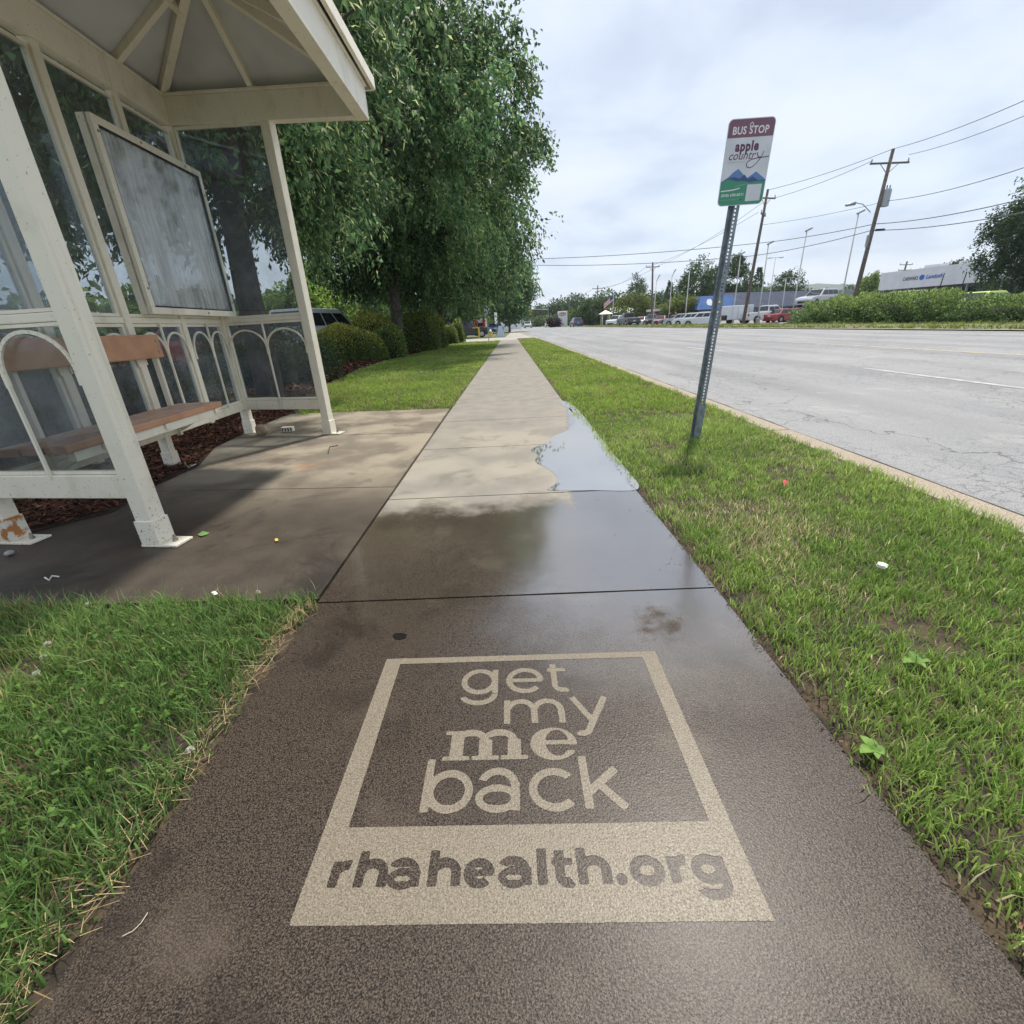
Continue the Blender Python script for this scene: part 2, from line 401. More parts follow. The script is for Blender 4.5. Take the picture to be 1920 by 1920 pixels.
M['pane'] = g.done(m2)

# ------------------------------------------------------------------ the setting: ground, road, pavement


def at(poly, y):
    for (x0, y0), (x1, y1) in zip(poly, poly[1:]):
        if y0 <= y <= y1: return x0 + (x1 - x0) * (y - y0) / (y1 - y0)
    return poly[-1][0]


def struct(name, mb, mat): return tag(mb.build(name, mat), kind='structure')


def strip(pl, pr, z=0.0):
    mb = MB()
    for i in range(len(pl) - 1): mb.poly([(*pl[i], z), (*pr[i], z), (*pr[i + 1], z), (*pl[i + 1], z)])
    return mb


struct('ground', MB().poly([(-2500, -300, -.32), (2500, -300, -.32), (2500, 4500, -.32), (-2500, 4500, -.32)]), M['farland'])
ROADL = [(2.60, -8), (2.60, 12), (2.35, 32), (1.9, 60), (1.0, 95), (-3.5, 150), (-16, 230), (-40, 330)]
ROADR = [(18.1, -8), (17.6, 17), (16.6, 40), (15.6, 62), (14.0, 95), (9.5, 150), (-3, 230), (-27, 330)]
struct('road', strip(ROADL, ROADR, -.045), M['asphalt'])
gl_ = [(a - .24, b) for a, b in ROADL[:6]]; gr_ = [(a - .012, b) for a, b in ROADL[:6]]
mb = strip(gl_, gr_, -.03)
for i in range(len(gr_) - 1): mb.poly([(*gr_[i], -.03), (*gr_[i], -.09), (*gr_[i + 1], -.09), (*gr_[i + 1], -.03)])
struct('kerb_gutter', mb, M['gutter'])
rs_ = random.Random(8); SY = [(-8 + i * .35) for i in range(300)]
def rl(y): return at(ROADL, y)
jm = MB()
for q_ in range(14): jm.poly([(at(ROADL, q_ * 3 + 1.2) - .238, q_ * 3 + 1.2, -.0288), (at(ROADL, q_ * 3 + 1.2) - .016, q_ * 3 + 1.2, -.0288), (at(ROADL, q_ * 3 + 1.2) - .016, q_ * 3 + 1.212, -.0288), (at(ROADL, q_ * 3 + 1.2) - .238, q_ * 3 + 1.212, -.0288)])
struct('kerb_joint', jm, M['joint'])
struct('road_seam', strip([(rl(y) - .02, y) for y in SY], [(rl(y) + .018 + rs_.random() * .022, y) for y in SY], -.0405), M['joint'])
# painted markings
mw = MB()
def dash(mb, x0, y0, x1, y1, w):
    d = Vector((x1 - x0, y1 - y0, 0)).normalized(); n = Vector((-d.y, d.x, 0)) * w / 2
    a = Vector((x0, y0, -.041)); b = Vector((x1, y1, -.041)); mb.poly([a - n, b - n, b + n, a + n])
for a, b in (((6.42, 5.3), (6.48, 8.6)), ((6.5, 14.4), (6.35, 17.2)), ((6.3, 24.5), (6.2, 27.8)), ((6.1, 34), (6.0, 37)), ((5.9, 46), (5.8, 49))): dash(mw, *a, *b, .11)
struct('lane_marking', mw, M['paintwhite'])
my = MB(); pts = [(10.35, 3), (10.2, 9.4), (10.1, 14), (9.9, 20), (9.6, 32), (9.2, 55)]
for a, b in zip(pts, pts[1:]): dash(my, *a, *b, .12)
struct('centre_line_marking', my, M['paintyellow'])

# pavement slabs with open joints, over a bed of dirt
LEDGE = [(-.818, -.6), (-.82, 1.55), (-.80, 6.2), (-.70, 18), (-.55, 34.8)]
REDGE = [(.768, -.6), (.772, 1.53), (.758, 2.72), (.70, 6.5), (.68, 33), (.70, 34.8)]
JY = [-.6, .33 - .05, 1.555, 2.725, 3.985, 5.25, 6.62, 8.1, 9.6, 11.1, 12.6, 14.1, 15.6, 17.1, 18.6, 20.1, 21.6, 23.1, 24.6, 26.1, 27.6, 29.1, 30.6, 32.1, 33.6, 34.8]
JY[1] = -.05
rw = random.Random(3)
mb = MB()
for a, b in zip(JY, JY[1:]):
    g0 = .0045 if b < 6.5 else .003
    pl = []; n = 10
    def jl(y, sgn):
        r = random.Random(round(y * 1000))
        xs = [at(LEDGE, y) + (at(REDGE, y) - at(LEDGE, y)) * k / n for k in range(n + 1)]
        return [(x, y + sgn * (g0 + r.random() * .002) - .012 * x, 0) for x in xs]
    p0 = jl(a, 1); p1 = jl(b, -1)
    mid = [(at(LEDGE, y), y, 0) for y in np.linspace(a, b, 6)[1:-1]]; midr = [(at(REDGE, y), y, 0) for y in np.linspace(a, b, 6)[1:-1]]
    mb.slab([*p0, *midr, *p1[::-1], *mid[::-1]], (0, 0, -.1))
struct('pavement', mb, M['walk'])
struct('pavement_bed', strip([(a - .03, b) for a, b in LEDGE[:2]] + [(-.83, 6.2), (-.72, 34.8)], [(.80, -.6), (.80, 1.55), (.79, 6.2), (.72, 34.8)], -.022), M['joint'])
# shelter pad
PL = -3.3
mb = MB()
for a, b in ((1.60, 2.99), (3.0, 4.72), (4.735, 6.20)):
    dyl = .14 if a > 1.7 else .06
    dyl2 = .14
    mb.slab([(-.835, a, -.002), (-.832, b, -.002), (PL, b + dyl2 * 1.6, -.002), (PL, a + dyl * 1.6, -.002)], (0, 0, -.1))
struct('shelter_pad', mb, M['pad'])
struct('pad_bed', MB().poly([(-.8, 1.58, -.02), (-.8, 6.22, -.02), (-3.28, 6.45, -.02), (-3.28, 1.66, -.02)]), M['joint'])
# turf beds
struct('verge', strip([(.775, -.6), (.775, 1.5), (.76, 2.7), (.70, 6.5), (.68, 38)], [(2.37, -.6), (2.37, 1.5), (2.37, 2.7), (2.36, 12), (2.05, 38)], -.016), M['soil'])
struct('near_lawn', MB().poly([(-3.5, -.6, -.014), (-.82, -.6, -.014), (-.825, 1.58, -.014), (-3.5, 1.68, -.014)]), M['soil'])
LAWN_EDGE = [(-3.0, 6.35), (-3.35, 7.6), (-3.93, 10.0), (-4.45, 14), (-4.55, 17.4), (-4.3, 20.1), (-4.0, 26.5), (-3.65, 34.8)]
struct('lawn', strip(LAWN_EDGE, [(-.81, 6.22), (-.80, 7.6), (-.77, 10), (-.75, 14), (-.71, 17.4), (-.68, 20.1), (-.64, 26.5), (-.56, 34.8)], -.014), M['soil'])
# mulch beds: round the hedges and spilling under the shelter
mb = MB()
ml = [(-6.9, y) for _, y in LAWN_EDGE]
for i in range(len(LAWN_EDGE) - 1):
    (x0, y0), (x1, y1) = LAWN_EDGE[i], LAWN_EDGE[i + 1]
    mb.add([(x0, y0, -.012), (x1, y1, -.012), (x1 - .5, y1, .05), (x0 - .5, y0, .05), (-6.9, y1, .06), (-6.9, y0, .06)], [(0, 1, 2, 3), (3, 2, 4, 5)])
MULCH_EDGE = [(-3.05, 1.68), (-2.92, 2.4), (-2.62, 2.75), (-2.72, 3.29), (-2.72, 3.8), (-3.0, 4.5), (-3.06, 5.1), (-3.1, 6.4)]
for (x0, y0), (x1, y1) in zip(MULCH_EDGE, MULCH_EDGE[1:]):
    mb.add([(x0, y0, .002), (x1, y1, .002), (x1 - .25, y1, .03), (x0 - .25, y0, .03), (-6.9, y1, .03), (-6.9, y0, .03)], [(0, 1, 2, 3), (3, 2, 4, 5)])
struct('mulch_bed', mb, M['mulchbase'])
struct('car_park', MB().poly([(-40, -10, -.10), (-6.8, -10, -.10), (-6.8, 34.5, -.10), (-40, 34.5, -.10)]), M['lot'])
struct('driveway', MB().poly([(-40, 34.9, -.06), (2.3, 34.9, -.04), (2.3, 46, -.04), (-.2, 45, -.06), (-40, 47, -.10)]), M['concrete'])
struct('far_pavement', MB().poly([(-.3, 45, -.05), (2.0, 46.2, -.05), (1.75, 60, -.05), (1.3, 90, -.05), (.1, 90, -.05), (.15, 62, -.05)]), M['concrete'])
struct('far_lawn', MB().poly([(-14, 47, -.09), (-.3, 45, -.055), (.1, 62, -.06), (0, 90, -.06), (-14, 90, -.12)]), M['farland'])
struct('forecourt', MB().poly([(-40, 55, -.085), (-3.2, 55, -.085), (-2.5, 120, -.085), (-40, 120, -.085)]), M['lot'])
# the far side of the road: kerb, verge and the car lot behind it
RV = [(22.6, -8), (22.4, 17), (21.6, 40), (20.4, 62), (18.5, 95), (13.5, 150)]
struct('far_kerb', strip([(a - .03, b) for a, b in ROADR[:6]], [(a + .25, b) for a, b in ROADR[:6]], .0), M['gutter'])
mb = MB()
for i in range(5):
    (a0, b0), (a1, b1) = ROADR[i], ROADR[i + 1]; (c0, d0), (c1, d1) = RV[i], RV[i + 1]
    mb.add([(a0 + .25, b0, .0), (a1 + .25, b1, .0), ((a1 + c1) / 2, (b1 + d1) / 2, .10), ((a0 + c0) / 2, (b0 + d0) / 2, .10), (c1, d1, -.12), (c0, d0, -.12)], [(0, 1, 2, 3), (3, 2, 4, 5)])
struct('far_verge', mb, pm('far_turf', (.085, .115, .035), (.16, .15, .07), 2.2, .95))
struct('car_lot', MB().poly([(22.3, -8, -.2), (22.2, 17, -.2), (21.4, 40, -.2), (20.2, 62, -.2), (18, 95, -.2), (18, 140, -.2), (150, 140, -.2), (150, -8, -.2)]), M['lot'])

# puddle at the edge of the pavement
PUD = [(1050, 752), (1058, 762), (1072, 768), (1074, 784), (1078, 796), (1062, 808), (1036, 818), (1030, 828), (996, 842), (1008, 852), (1004, 866), (1030, 880), (1044, 896), (1040, 908),
       (1028, 919), (1110, 919), (1196, 917), (1178, 884), (1148, 848), (1122, 815), (1108, 797), (1096, 782), (1082, 766), (1066, 754)]
def smooth_loop(p, n=5):
    o = []
    for i in range(len(p)):
        a, b, c, d = (Vector(p[(i + k) % len(p)]) for k in (-1, 0, 1, 2))
        for j in range(n):
            t = j / n; o.append(.5 * ((2 * b) + (c - a) * t + (2 * a - 5 * b + 4 * c - d) * t * t + (3 * b - a - 3 * c + d) * t ** 3))
    return o
pp = [G(a, b, .0015) for a, b in PUD]
mb = MB(); mb.poly([(p.x, p.y, .0015) for p in smooth_loop(pp, 4)])
tag(mb.build('puddle', M['water']), 'shallow puddle mirroring the sky along the right edge of the pavement', 'puddle', kind='structure')

# ------------------------------------------------------------------ bus shelter
V = Vector
NP, FP, KP = V((-1.94, 2.235, 0)), V((-1.985, 4.925, 0)), V((-2.985, 5.175, 0))
NB, PA = V((-2.85, 2.36, 0)), V((-2.925, 3.79, 0))
P1, PB = NB.lerp(PA, .5), PA.lerp(KP, .5)
Z = lambda p, z: V((p.x, p.y, z))
ZT = {'NP': 2.71, 'FP': 2.71, 'KP': 2.80, 'NB': 2.80, 'PA': 2.80}
sh = empty('bus_shelter', (-2.4, 3.7, 0), 'cream metal bus shelter with clear panels, arched rails and a hipped roof', 'bus shelter')


def yawed(a, b): return math.atan2(b.y - a.y, b.x - a.x)


def post(p, zt, rz, w=.085, rust=False, plate=(.10, .0), foot=True):
    mb = MB(); ax = V((math.cos(rz), math.sin(rz), 0))
    o = None
    m2_ = MB()
    m2_.add(*_vbar(p, .012 if foot else .25, zt, w, rz))
    # the snap-in seam down each face
    o = m2_.build('post', M['cream'], sh, bevel=.004)
    if foot:
        sl = MB().add(*_vbar(p, .012, .145, w + .014, rz)); sl.build('foot_sleeve', M['cream_rust'] if rust else M['cream'], o, bevel=.003)
        ny = V((-math.sin(rz), math.cos(rz), 0))
        pc = p + ax * plate[0] * .5 + ny * plate[1] * .5
        pl = MB().box((pc.x, pc.y, .006), (.11 + abs(plate[0]), .115 + abs(plate[1]), .012), rz); pl.build('base_plate', M['cream'], o, bevel=.002)
        bp = p + ax * plate[0] * 1.02 + ny * plate[1] * 1.02
        b = MB().lathe([(.013, .012), (.013, .024), (.008, .024), (.008, .045)], (bp.x, bp.y, 0), 8); b.build('anchor_bolt', M['bolt'], o)
    return o


def _vbar(p, z0, z1, w, rz):
    h = w / 2; ca, sa = math.cos(rz), math.sin(rz)
    vs = [V((p.x + ca * i * h - sa * j * h, p.y + sa * i * h + ca * j * h, z)) for z in (z0, z1) for i, j in ((-1, -1), (1, -1), (1, 1), (-1, 1))]
    return vs, [(3, 2, 1, 0), (4, 5, 6, 7), (0, 1, 5, 4), (1, 2, 6, 5), (2, 3, 7, 6), (3, 0, 4, 7)]


R_END = yawed(KP, FP); R_BACK = yawed(NB, KP); R_NEAR = yawed(NB, NP)
post(NP, ZT['NP'], R_NEAR, .092, plate=(.10, 0)); post(FP, ZT['FP'], R_END, .085, plate=(.09, 0))
post(KP, ZT['KP'], R_BACK, .085, plate=(.0, -.08)); post(NB, ZT['NB'], R_NEAR, .085, True, plate=(.11, 0)); post(PA, ZT['PA'], R_BACK, .072, plate=(0, -.10))
for p in (P1, PB): post(p, 2.80, R_BACK, .06, foot=False)

ZR, ZB0, ZB1 = 1.17, .265, .345          # mid rail, bottom rail


def along(a, b, t): return a.lerp(b, t)


def rail(name, a, b, z0, z1, w=.05):
    return MB().beam(Z(a, (z0 + z1) / 2), Z(b, (z0 + z1) / 2), w, z1 - z0).build(name, M['cream'], sh, bevel=.004)


rail('bottom_rail', NB, KP, ZB0, ZB1); rail('bottom_rail', KP, FP, ZB0, ZB1 + .02); rail('bottom_rail', NB, NP, ZB0, ZB1 + .045, .06)
rail('mid_rail', NB, KP, ZR - .022, ZR + .022, .04); rail('mid_rail', KP, FP, ZR - .018, ZR + .018, .035); rail('mid_rail', NB, NP, ZR - .06, ZR - .02, .035)


def panel(a, b, z0, z1, m0=.05, m1=.05, fr=.022, z2=None):
    z2 = z1 if z2 is None else z2
    """a clear panel in a slim bead"""
    d = (b - a).normalized(); p = a + d * m0; q = b - d * m1; n = V((-d.y, d.x, 0))
    f = MB()
    f.beam(Z(p, z0 + fr / 2), Z(q, z0 + fr / 2), .03, fr); f.beam(Z(p, z1 - fr / 2), Z(q, z2 - fr / 2), .03, fr)
    for e_, ze in ((p + d * fr / 2, z1), (q - d * fr / 2, z2)): f.beam(Z(e_, z0 + fr), Z(e_, ze - fr), .03, fr, up=tuple(d))
    fo = f.build('panel_frame', M['cream'], sh)
    u = d * (fr - .002)
    MB().slab([Z(p + u, z0 + fr - .002) + n * .003, Z(q - u, z0 + fr - .002) + n * .003, Z(q - u, z2 - fr + .002) + n * .003, Z(p + u, z1 - fr + .002) + n * .003], tuple(n * -.006)).build('clear_panel', M['panel'], fo)


bays = [(NB, P1, .045, .033), (P1, PA, .033, .038), (PA, PB, .038, .033), (PB, KP, .033, .045)]
for a, b, m0, m1 in bays:
    panel(a, b, ZR + .025, 2.76, m0, m1); panel(a, b, ZB1 + .003, ZR - .025, m0, m1)
panel(KP, FP, ZR + .02, 2.795, .045, .045, z2=2.72); panel(KP, FP, ZB1 + .023, ZR - .02, .045, .045)
panel(NB, NP, ZR - .018, 2.795, .045, .048, .015, z2=2.72); panel(NB, NP, ZB1 + .048, ZR - .062, .045, .048, .015)


def arches(a, b, n, off, z0=ZB1, zsp=.90, top=1.075, r=.0085, cap=ZR - .02):
    """two pointed-round wire arches that spring from a slim centre rod"""
    d = (b - a); L = d.length; d.normalize(); nn = V((-d.y, d.x, 0)) * off
    mb = MB(); w = L / n
    for k in range(n):
        pts = []
        for i in range(17):
            q = math.pi * i / 16
            pts.append(Z(a + d * (w * k + w / 2 - math.cos(q) * (w / 2 - .006)) + nn, zsp + math.sin(q) * (top - zsp)))
        pts = [pts[0] + V((0, 0, -.06))] + pts + [pts[-1] + V((0, 0, -.06))]
        # flat bar
        for p, q_ in zip(pts, pts[1:]): mb.beam(p, q_ + (q_ - p) * .12, .010, .016, up=tuple(nn.normalized().cross((q_ - p).normalized())))
    for k in range(1, n):
        c = a + d * (w * k) + nn; mb.beam(Z(c, z0), Z(c, cap), .014, .014, up=tuple(d))
    mb.build('arched_rail', M['cream'], sh)


dB = (KP - NB).normalized(); nB = V((dB.y, -dB.x, 0))
for a, b, m0, m1 in bays: arches(a + dB * m0, b - dB * m1, 2, -.032)
dE = (FP - KP).normalized(); arches(KP + dE * .05, FP - dE * .05, 2, -.03)
dN = (NP - NB).normalized(); arches(NB + dN * .05, NP - dN * .055, 2, -.03, ZB1 + .03)

# eaves beams: back, far end, near end and the front one carried out past the posts
CF = FP + (FP - KP) * .86; CF.z = 0
CN = NP + (NP - NB) * .90; CN.y = 1.95
BK_H = .20
def eave(name, a, b, za, zb, w=.09, h=BK_H):
    mb = MB().beam(Z(a, za + h / 2), Z(b, zb + h / 2), w, h)
    mb.beam(Z(a, za + h + .012), Z(b, zb + h + .012), w + .03, .022)
    return mb.build(name, M['cream'], sh, bevel=.004)
ZC = 2.635
NBx = NB + (NB - KP).normalized() * .02
eave('eaves_beam', NBx, KP + dB * .045, 2.80, 2.80); eave('eaves_beam', KP + dE * .05, CF - dE * .05, 2.80, ZC)
eave('eaves_beam', NB + dN * .05, CN - dN * .05, 2.80, ZC); eave('front_beam', CN + V((0, -.06, 0)), CF + V((0, .06, 0)), ZC - .004, ZC - .004, .10, .215)

# roof: hips up to a short ridge
RE, RN = V((-2.10, 4.40, 3.42)), V((-2.08, 2.72, 3.42))
ZE = BK_H + .03
K3, F3, C3, N3 = Z(KP, 2.80 + ZE), Z(FP, 2.71 + ZE), Z(CF, ZC + ZE), Z(CN, ZC + ZE); B3 = Z(NBx, 2.80 + ZE)
ro = MB(); dn = V((0, 0, -.03))
ceil = MB()
for poly in ((K3, C3, RE), (C3, N3, RN, RE), (N3, B3, RN), (B3, K3, RE, RN)):
    ceil.poly([p + V((0, 0, .02)) for p in poly])
roof = ceil.build('ceiling_panel', M['ceiling'], sh)
cen = V((-2.09, 3.56, 0))
def outw(p, k=.13):
    d = V((p.x - cen.x, p.y - cen.y, 0)); d.normalize(); return p + d * k + V((0, 0, .035))
Ko, Co, No, Bo = outw(K3), C3 + V((.10, .15, .05)), N3 + V((.10, -.15, .05)), outw(B3)
REo, RNo = RE + V((0, 0, .10)), RN + V((0, 0, .10))
for poly in ((Ko, Co, REo), (Co, No, RNo, REo), (No, Bo, RNo), (Bo, Ko, REo, RNo)): ro.slab(list(poly), (0, 0, .04))
rf = ro.build('roof', M['roofing'], sh)
dr = MB()
for a, b in ((Ko, Co), (Co, No), (No, Bo), (Bo, Ko)):
    dr.beam(a + V((0, 0, -.012)), b + V((0, 0, -.012)), .03, .085)
dr.build('drip_edge', M['cream'], rf, bevel=.003)
raf = []
def rafter(a, b, w=.045, h=.06):
    a = V(a); b = V(b); MB().beam(a.lerp(b, .012) + V((0, 0, -.012)), b + V((0, 0, -.012)), w, h).build('rafter', M['cream'], sh, bevel=.003)
rafter(K3, RE, .062, .075); rafter(C3, RE, .062, .075); rafter(N3, RN, .062, .075); rafter(B3, RN, .062, .075)
rafter(K3.lerp(C3, .50), RE)
rafter(B3.lerp(K3, .80), RE); rafter(B3.lerp(K3, .2), RN); rafter(C3.lerp(N3, .22), RE); rafter(C3.lerp(N3, .8), RN); rafter(N3.lerp(B3, .5), RN)
rafter(B3.lerp(K3, .5), RE.lerp(RN, .5)); rafter(C3.lerp(N3, .5), RE.lerp(RN, .5))
rafter(RE, RN, .06, .08)
MB().beam(B3.lerp(RN, .72) + V((0, 0, -.02)), K3.lerp(RE, .72) + V((0, 0, -.02)), .045, .05).build('purlin', M['cream'], sh)

# notice case hung on the back wall
ca = NB + dB * 1.62; cb = NB + dB * 2.95
off = nB * .085
cf = MB(); zb, zt_ = 1.215, 2.50; w = .052
A0, B0 = ca + off, cb + off
cf.beam(Z(A0, zb + w / 2), Z(B0, zb + w / 2), .05, w); cf.beam(Z(A0, zt_ - w / 2), Z(B0, zt_ - w / 2), .05, w)
for p in (A0 + dB * w / 2, B0 - dB * w / 2): cf.beam(Z(p, zb + w), Z(p, zt_ - w), .05, w, up=tuple(dB))
for p in (A0 + dB * .01, B0 - dB * .01): cf.beam(Z(p, zb) - off * .45, Z(p, zt_) - off * .45, .075, .02, up=tuple(dB))
case = cf.build('display_case', M['cream'], sh, bevel=.004)
p, q = A0 + dB * w, B0 - dB * w
MB().slab([Z(p, zb + w), Z(q, zb + w), Z(q, zt_ - w), Z(p, zt_ - w)], tuple(nB * .004)).build('display_pane', M['pane'], case)
ib = MB()
for z0, z1 in ((zb + w, zb + w + .012), (zt_ - w - .012, zt_ - w)): ib.beam(Z(p, (z0 + z1) / 2) + nB * .012, Z(q, (z0 + z1) / 2) + nB * .012, .014, .012)
for e_ in (p + dB * .006, q - dB * .006): ib.beam(Z(e_, zb + w) + nB * .012, Z(e_, zt_ - w) + nB * .012, .014, .012, up=tuple(dB))
ib.build('pane_gasket', M['dark'], case)
for p_, z_ in ((A0 + dB * .03, 2.4), (A0 + dB * .5, zt_ - .026), (B0 - dB * .25, zt_ - .026), (A0 + dB * .03, 1.4), (B0 - dB * .03, 1.35), (A0 + dB * .8, zb + .026), (B0 - dB * .03, 2.3)):
    MB().lathe([(.009, .024), (.009, .030), (.004, .032)], (p_.x, p_.y, z_), 8, 'x').build('screw', M['bolt'], case)

# ------------------------------------------------------------------ bench
bn = empty('bench', (-2.75, 3.35, 0), 'brown slatted bench with a wide back board inside the cream shelter', 'bench')
y0, y1 = 2.44, 4.05
def bx(y, off_): # a point on the bench line, off_ metres in front of the back wall
    p = NB + dB * (y - NB.y) + nB * off_; return p
for k in range(3):
    o_ = .085 + k * .128
    a, b = bx(y0, o_), bx(y1, o_)
    MB().beam(Z(a, .480), Z(b, .480), .118, .048).build('seat_plank', M['bench'], bn, bevel=.008)
a, b = bx(y0 - .15, .075), bx(3.97, .075)
br = MB().beam(Z(a, .975), Z(b, .975), .042, .175).build('backrest', M['bench'], bn, bevel=.010)
for yy in (3.92,):
    for zz_ in (.935, 1.015):
        p_ = bx(yy, .096); MB().lathe([(.011, 0), (.011, .006), (.006, .009)], (p_.x, p_.y, zz_), 10, 'x').build('bolt', M['grey'], br)
for yy in (2.72, 3.30, 3.95):
    mb = MB(); a, b = bx(yy, .03), bx(yy, .40)
    mb.beam(Z(a, .436), Z(b, .436), .05, .038); mb.beam(Z(a + nB * .0, .25), Z(a, .9), .04, .03, up=tuple(dB))
    mb.beam(Z(a + nB * .03, .30), Z(b - nB * .12, .42), .03, .03)
    mb.build('bracket', M['cream'], bn, bevel=.003)
a, b = bx(y0 + .06, .36), bx(y1 - .05, .36)
MB().beam(Z(a, .425), Z(b, .425), .045, .058).build('seat_rail', M['cream'], bn, bevel=.003)

# ------------------------------------------------------------------ bus stop sign
sg = empty('bus_stop_sign', (1.606, 3.93, 0), 'leaning bus stop sign with maroon top and green foot on a perforated steel post', 'sign')
pb, pt = V((1.606, 3.95, -.05)), V((1.742, 3.95, 2.12))
ax = (pt - pb).normalized()
sdv = V((1, 0, 0)) - ax * ax.x; sdv.normalize()
po = MB()
def upost(mb, a, b):
    for (u0, u1, y_, t) in ((-.022, .022, .0, .004),):
        pass
    # hat section: web, two flanks, two flanges
    prof = [(-.042, .022), (-.042, .018), (-.024, .018), (-.016, -.018), (.016, -.018), (.024, .018), (.042, .018), (.042, .022), (.021, .022), (.013, -.014), (-.013, -.014), (-.021, .022)]
    mb.slab([a + sdv * x_ + V((0, y_, 0)) for x_, y_ in prof], tuple(b - a))
# the web is cut in strips so that the holes are really open
web_f = -.018
prof_l = [(-.042, .022), (-.042, .018), (-.024, .018), (-.016, -.018), (-.007, -.018), (-.007, -.014), (-.013, -.014), (-.021, .022)]
prof_r = [(-x_, y_) for x_, y_ in prof_l][::-1]
for pr in (prof_l, prof_r): po.slab([pb + sdv * x_ + V((0, y_, 0)) for x_, y_ in pr], tuple(pt - pb))
L_ = (pt - pb).length; s_ = .03; 
while s_ < L_ - .02:
    a = pb + ax * s_; po.slab([a + sdv * -.0075 + V((0, -.0175, 0)), a + sdv * .0075 + V((0, -.0175, 0)), a + sdv * .0075 + V((0, -.0145, 0)), a + sdv * -.0075 + V((0, -.0145, 0))], tuple(ax * .0125)); s_ += .0254
po.build('post', M['steel'], sg)
sv = MB().slab([V((1.612, 3.928, .0)) + sdv * x_ + V((0, y_, 0)) for x_, y_ in ((-.030, .0), (.030, .0), (.030, .004), (-.030, .004))], tuple(ax * .30)); sv.build('ground_stub', M['steel'], sg)
SO = V((1.574, 3.925, 1.727)); SU = V((1.0, 0, .012)).normalized(); SV_ = V((.045, 0, 1)).normalized(); SW, SHH = .326, .512
def sp(u, v, d=0.0): return SO + SU * u + SV_ * v + V((0, -d, 0))
def rrect(u0, v0, u1, v1, r, cor=(1, 1, 1, 1), n=7):
    pts = []
    for (cx, cy, a0, on) in ((u0 + r, v0 + r, 180, cor[0]), (u1 - r, v0 + r, 270, cor[1]), (u1 - r, v1 - r, 0, cor[2]), (u0 + r, v1 - r, 90, cor[3])):
        if on:
            for i in range(n + 1):
                q = math.radians(a0 + 90 * i / n); pts.append((cx + r * math.cos(q), cy + r * math.sin(q)))
        else: pts.append((u0 if cx < (u0 + u1) / 2 else u1, v0 if cy < (v0 + v1) / 2 else v1))
    return pts
s_white = pm('sign_white', (.62, .64, .68), (.56, .58, .62), 8, .4); s_mar = pm('sign_maroon', (.20, .085, .125), (.18, .075, .115), 8, .4)
s_green = pm('sign_green', (.045, .25, .145), rough=.4); s_green2 = pm('sign_light_green', (.11, .33, .22), rough=.4)
s_blue = pm('sign_blue', (.10, .20, .42), rough=.4); s_navy = pm('sign_navy', (.035, .075, .19), rough=.4); s_txt = pm('sign_lettering', (.72, .70, .74), rough=.4)
s_edge = pm('sign_edge', (.40, .46, .45), rough=.4)
plate = MB().slab([sp(*p) for p in rrect(0, 0, SW, SHH, .032)], (0, .003, 0)).build('sign_plate', s_white, sg)
def layer(name, pts, d, mat): return MB().slab([sp(u, v, .0002) for u, v in pts], (0, -d, 0)).build(name, mat, plate)
b_ = .005
layer('maroon_band', rrect(b_, SHH * .79, SW - b_, SHH - b_, .028, (0, 0, 1, 1)), .0012, s_mar)
hills_ = [(b_, .030), *[(x_, y_) for x_, y_ in rrect(b_, b_, SW - b_, .2, .028, (1, 1, 0, 0)) if y_ < .19][0:0]]
low = [p for p in rrect(b_, b_, SW - b_, .3, .028, (1, 1, 0, 0))][:16]
layer('blue_mountains', [(SW - b_, .10), (SW - b_, .150), (.245, .200), (.205, .175), (.185, .163), (.165, .180), (.115, .222), (.085, .205), (.05, .175), (b_, .150), (b_, .10)], .0008, s_blue)
layer('navy_ridge', [(SW - b_, .10), (SW - b_, .145), (.27, .148), (.225, .172), (.195, .157), (.165, .186), (.135, .163), (.09, .176), (.05, .168), (b_, .145), (b_, .10)], .0012, s_navy)
layer('green_hills', low[:8] + low[8:16] + [(SW - b_, .138), (.27, .143), (.21, .137), (.165, .147), (.11, .148), (.06, .162), (.03, .158), (b_, .138)], .0016, s_green)
layer('field_stripe', [(.012, .088), (.09, .092), (.145, .102), (.145, .108), (.09, .099), (.012, .095)], .0020, s_txt)
layer('field_stripe', [(.10, .112), (.16, .120), (.205, .130), (.205, .134), (.15, .127), (.10, .116)], .0020, s_green2)
layer('field_stripe', [(.012, .034), (.15, .036), (.175, .040), (.15, .041), (.012, .039)], .0020, s_green2)
layer('white_label', [(.197, .022), (.302, .022), (.302, .124), (.197, .124)], .0020, s_white)
MB().lathe([(.006, 0), (.006, .002)], tuple(sp(.163, .036, .0026)), 10).build('bolt_hole', M['dark'], plate)


def text_mesh(name, body, place, w, h, mat, parent, fat=0.0, sx=1.0):
    """one word as flat mesh lettering, fitted to a box w x h; place(u, v) gives the point"""
    c = bpy.data.curves.new(name, 'FONT'); c.body = body; c.size = 1; c.resolution_u = 3; c.offset = fat; c.extrude = 0; c.space_character = 1 + fat * 3
    o = bpy.data.objects.new(name, c); COL.objects.link(o)
    bpy.context.view_layer.update()
    me = bpy.data.meshes.new_from_object(o.evaluated_get(bpy.context.evaluated_depsgraph_get()))
    bpy.data.objects.remove(o); bpy.data.curves.remove(c)
    n = len(me.vertices); co = np.empty(n * 3, np.float32); me.vertices.foreach_get('co', co); co = co.reshape(-1, 3)
    lo, hi = co.min(0), co.max(0)
    k = h / (hi[1] - lo[1]); kx = w / (hi[0] - lo[0])
    for v in me.vertices:
        v.co = place((v.co.x - lo[0]) * kx, (v.co.y - lo[1]) * k)
    me.update()
    return link(name, me, mat, parent)


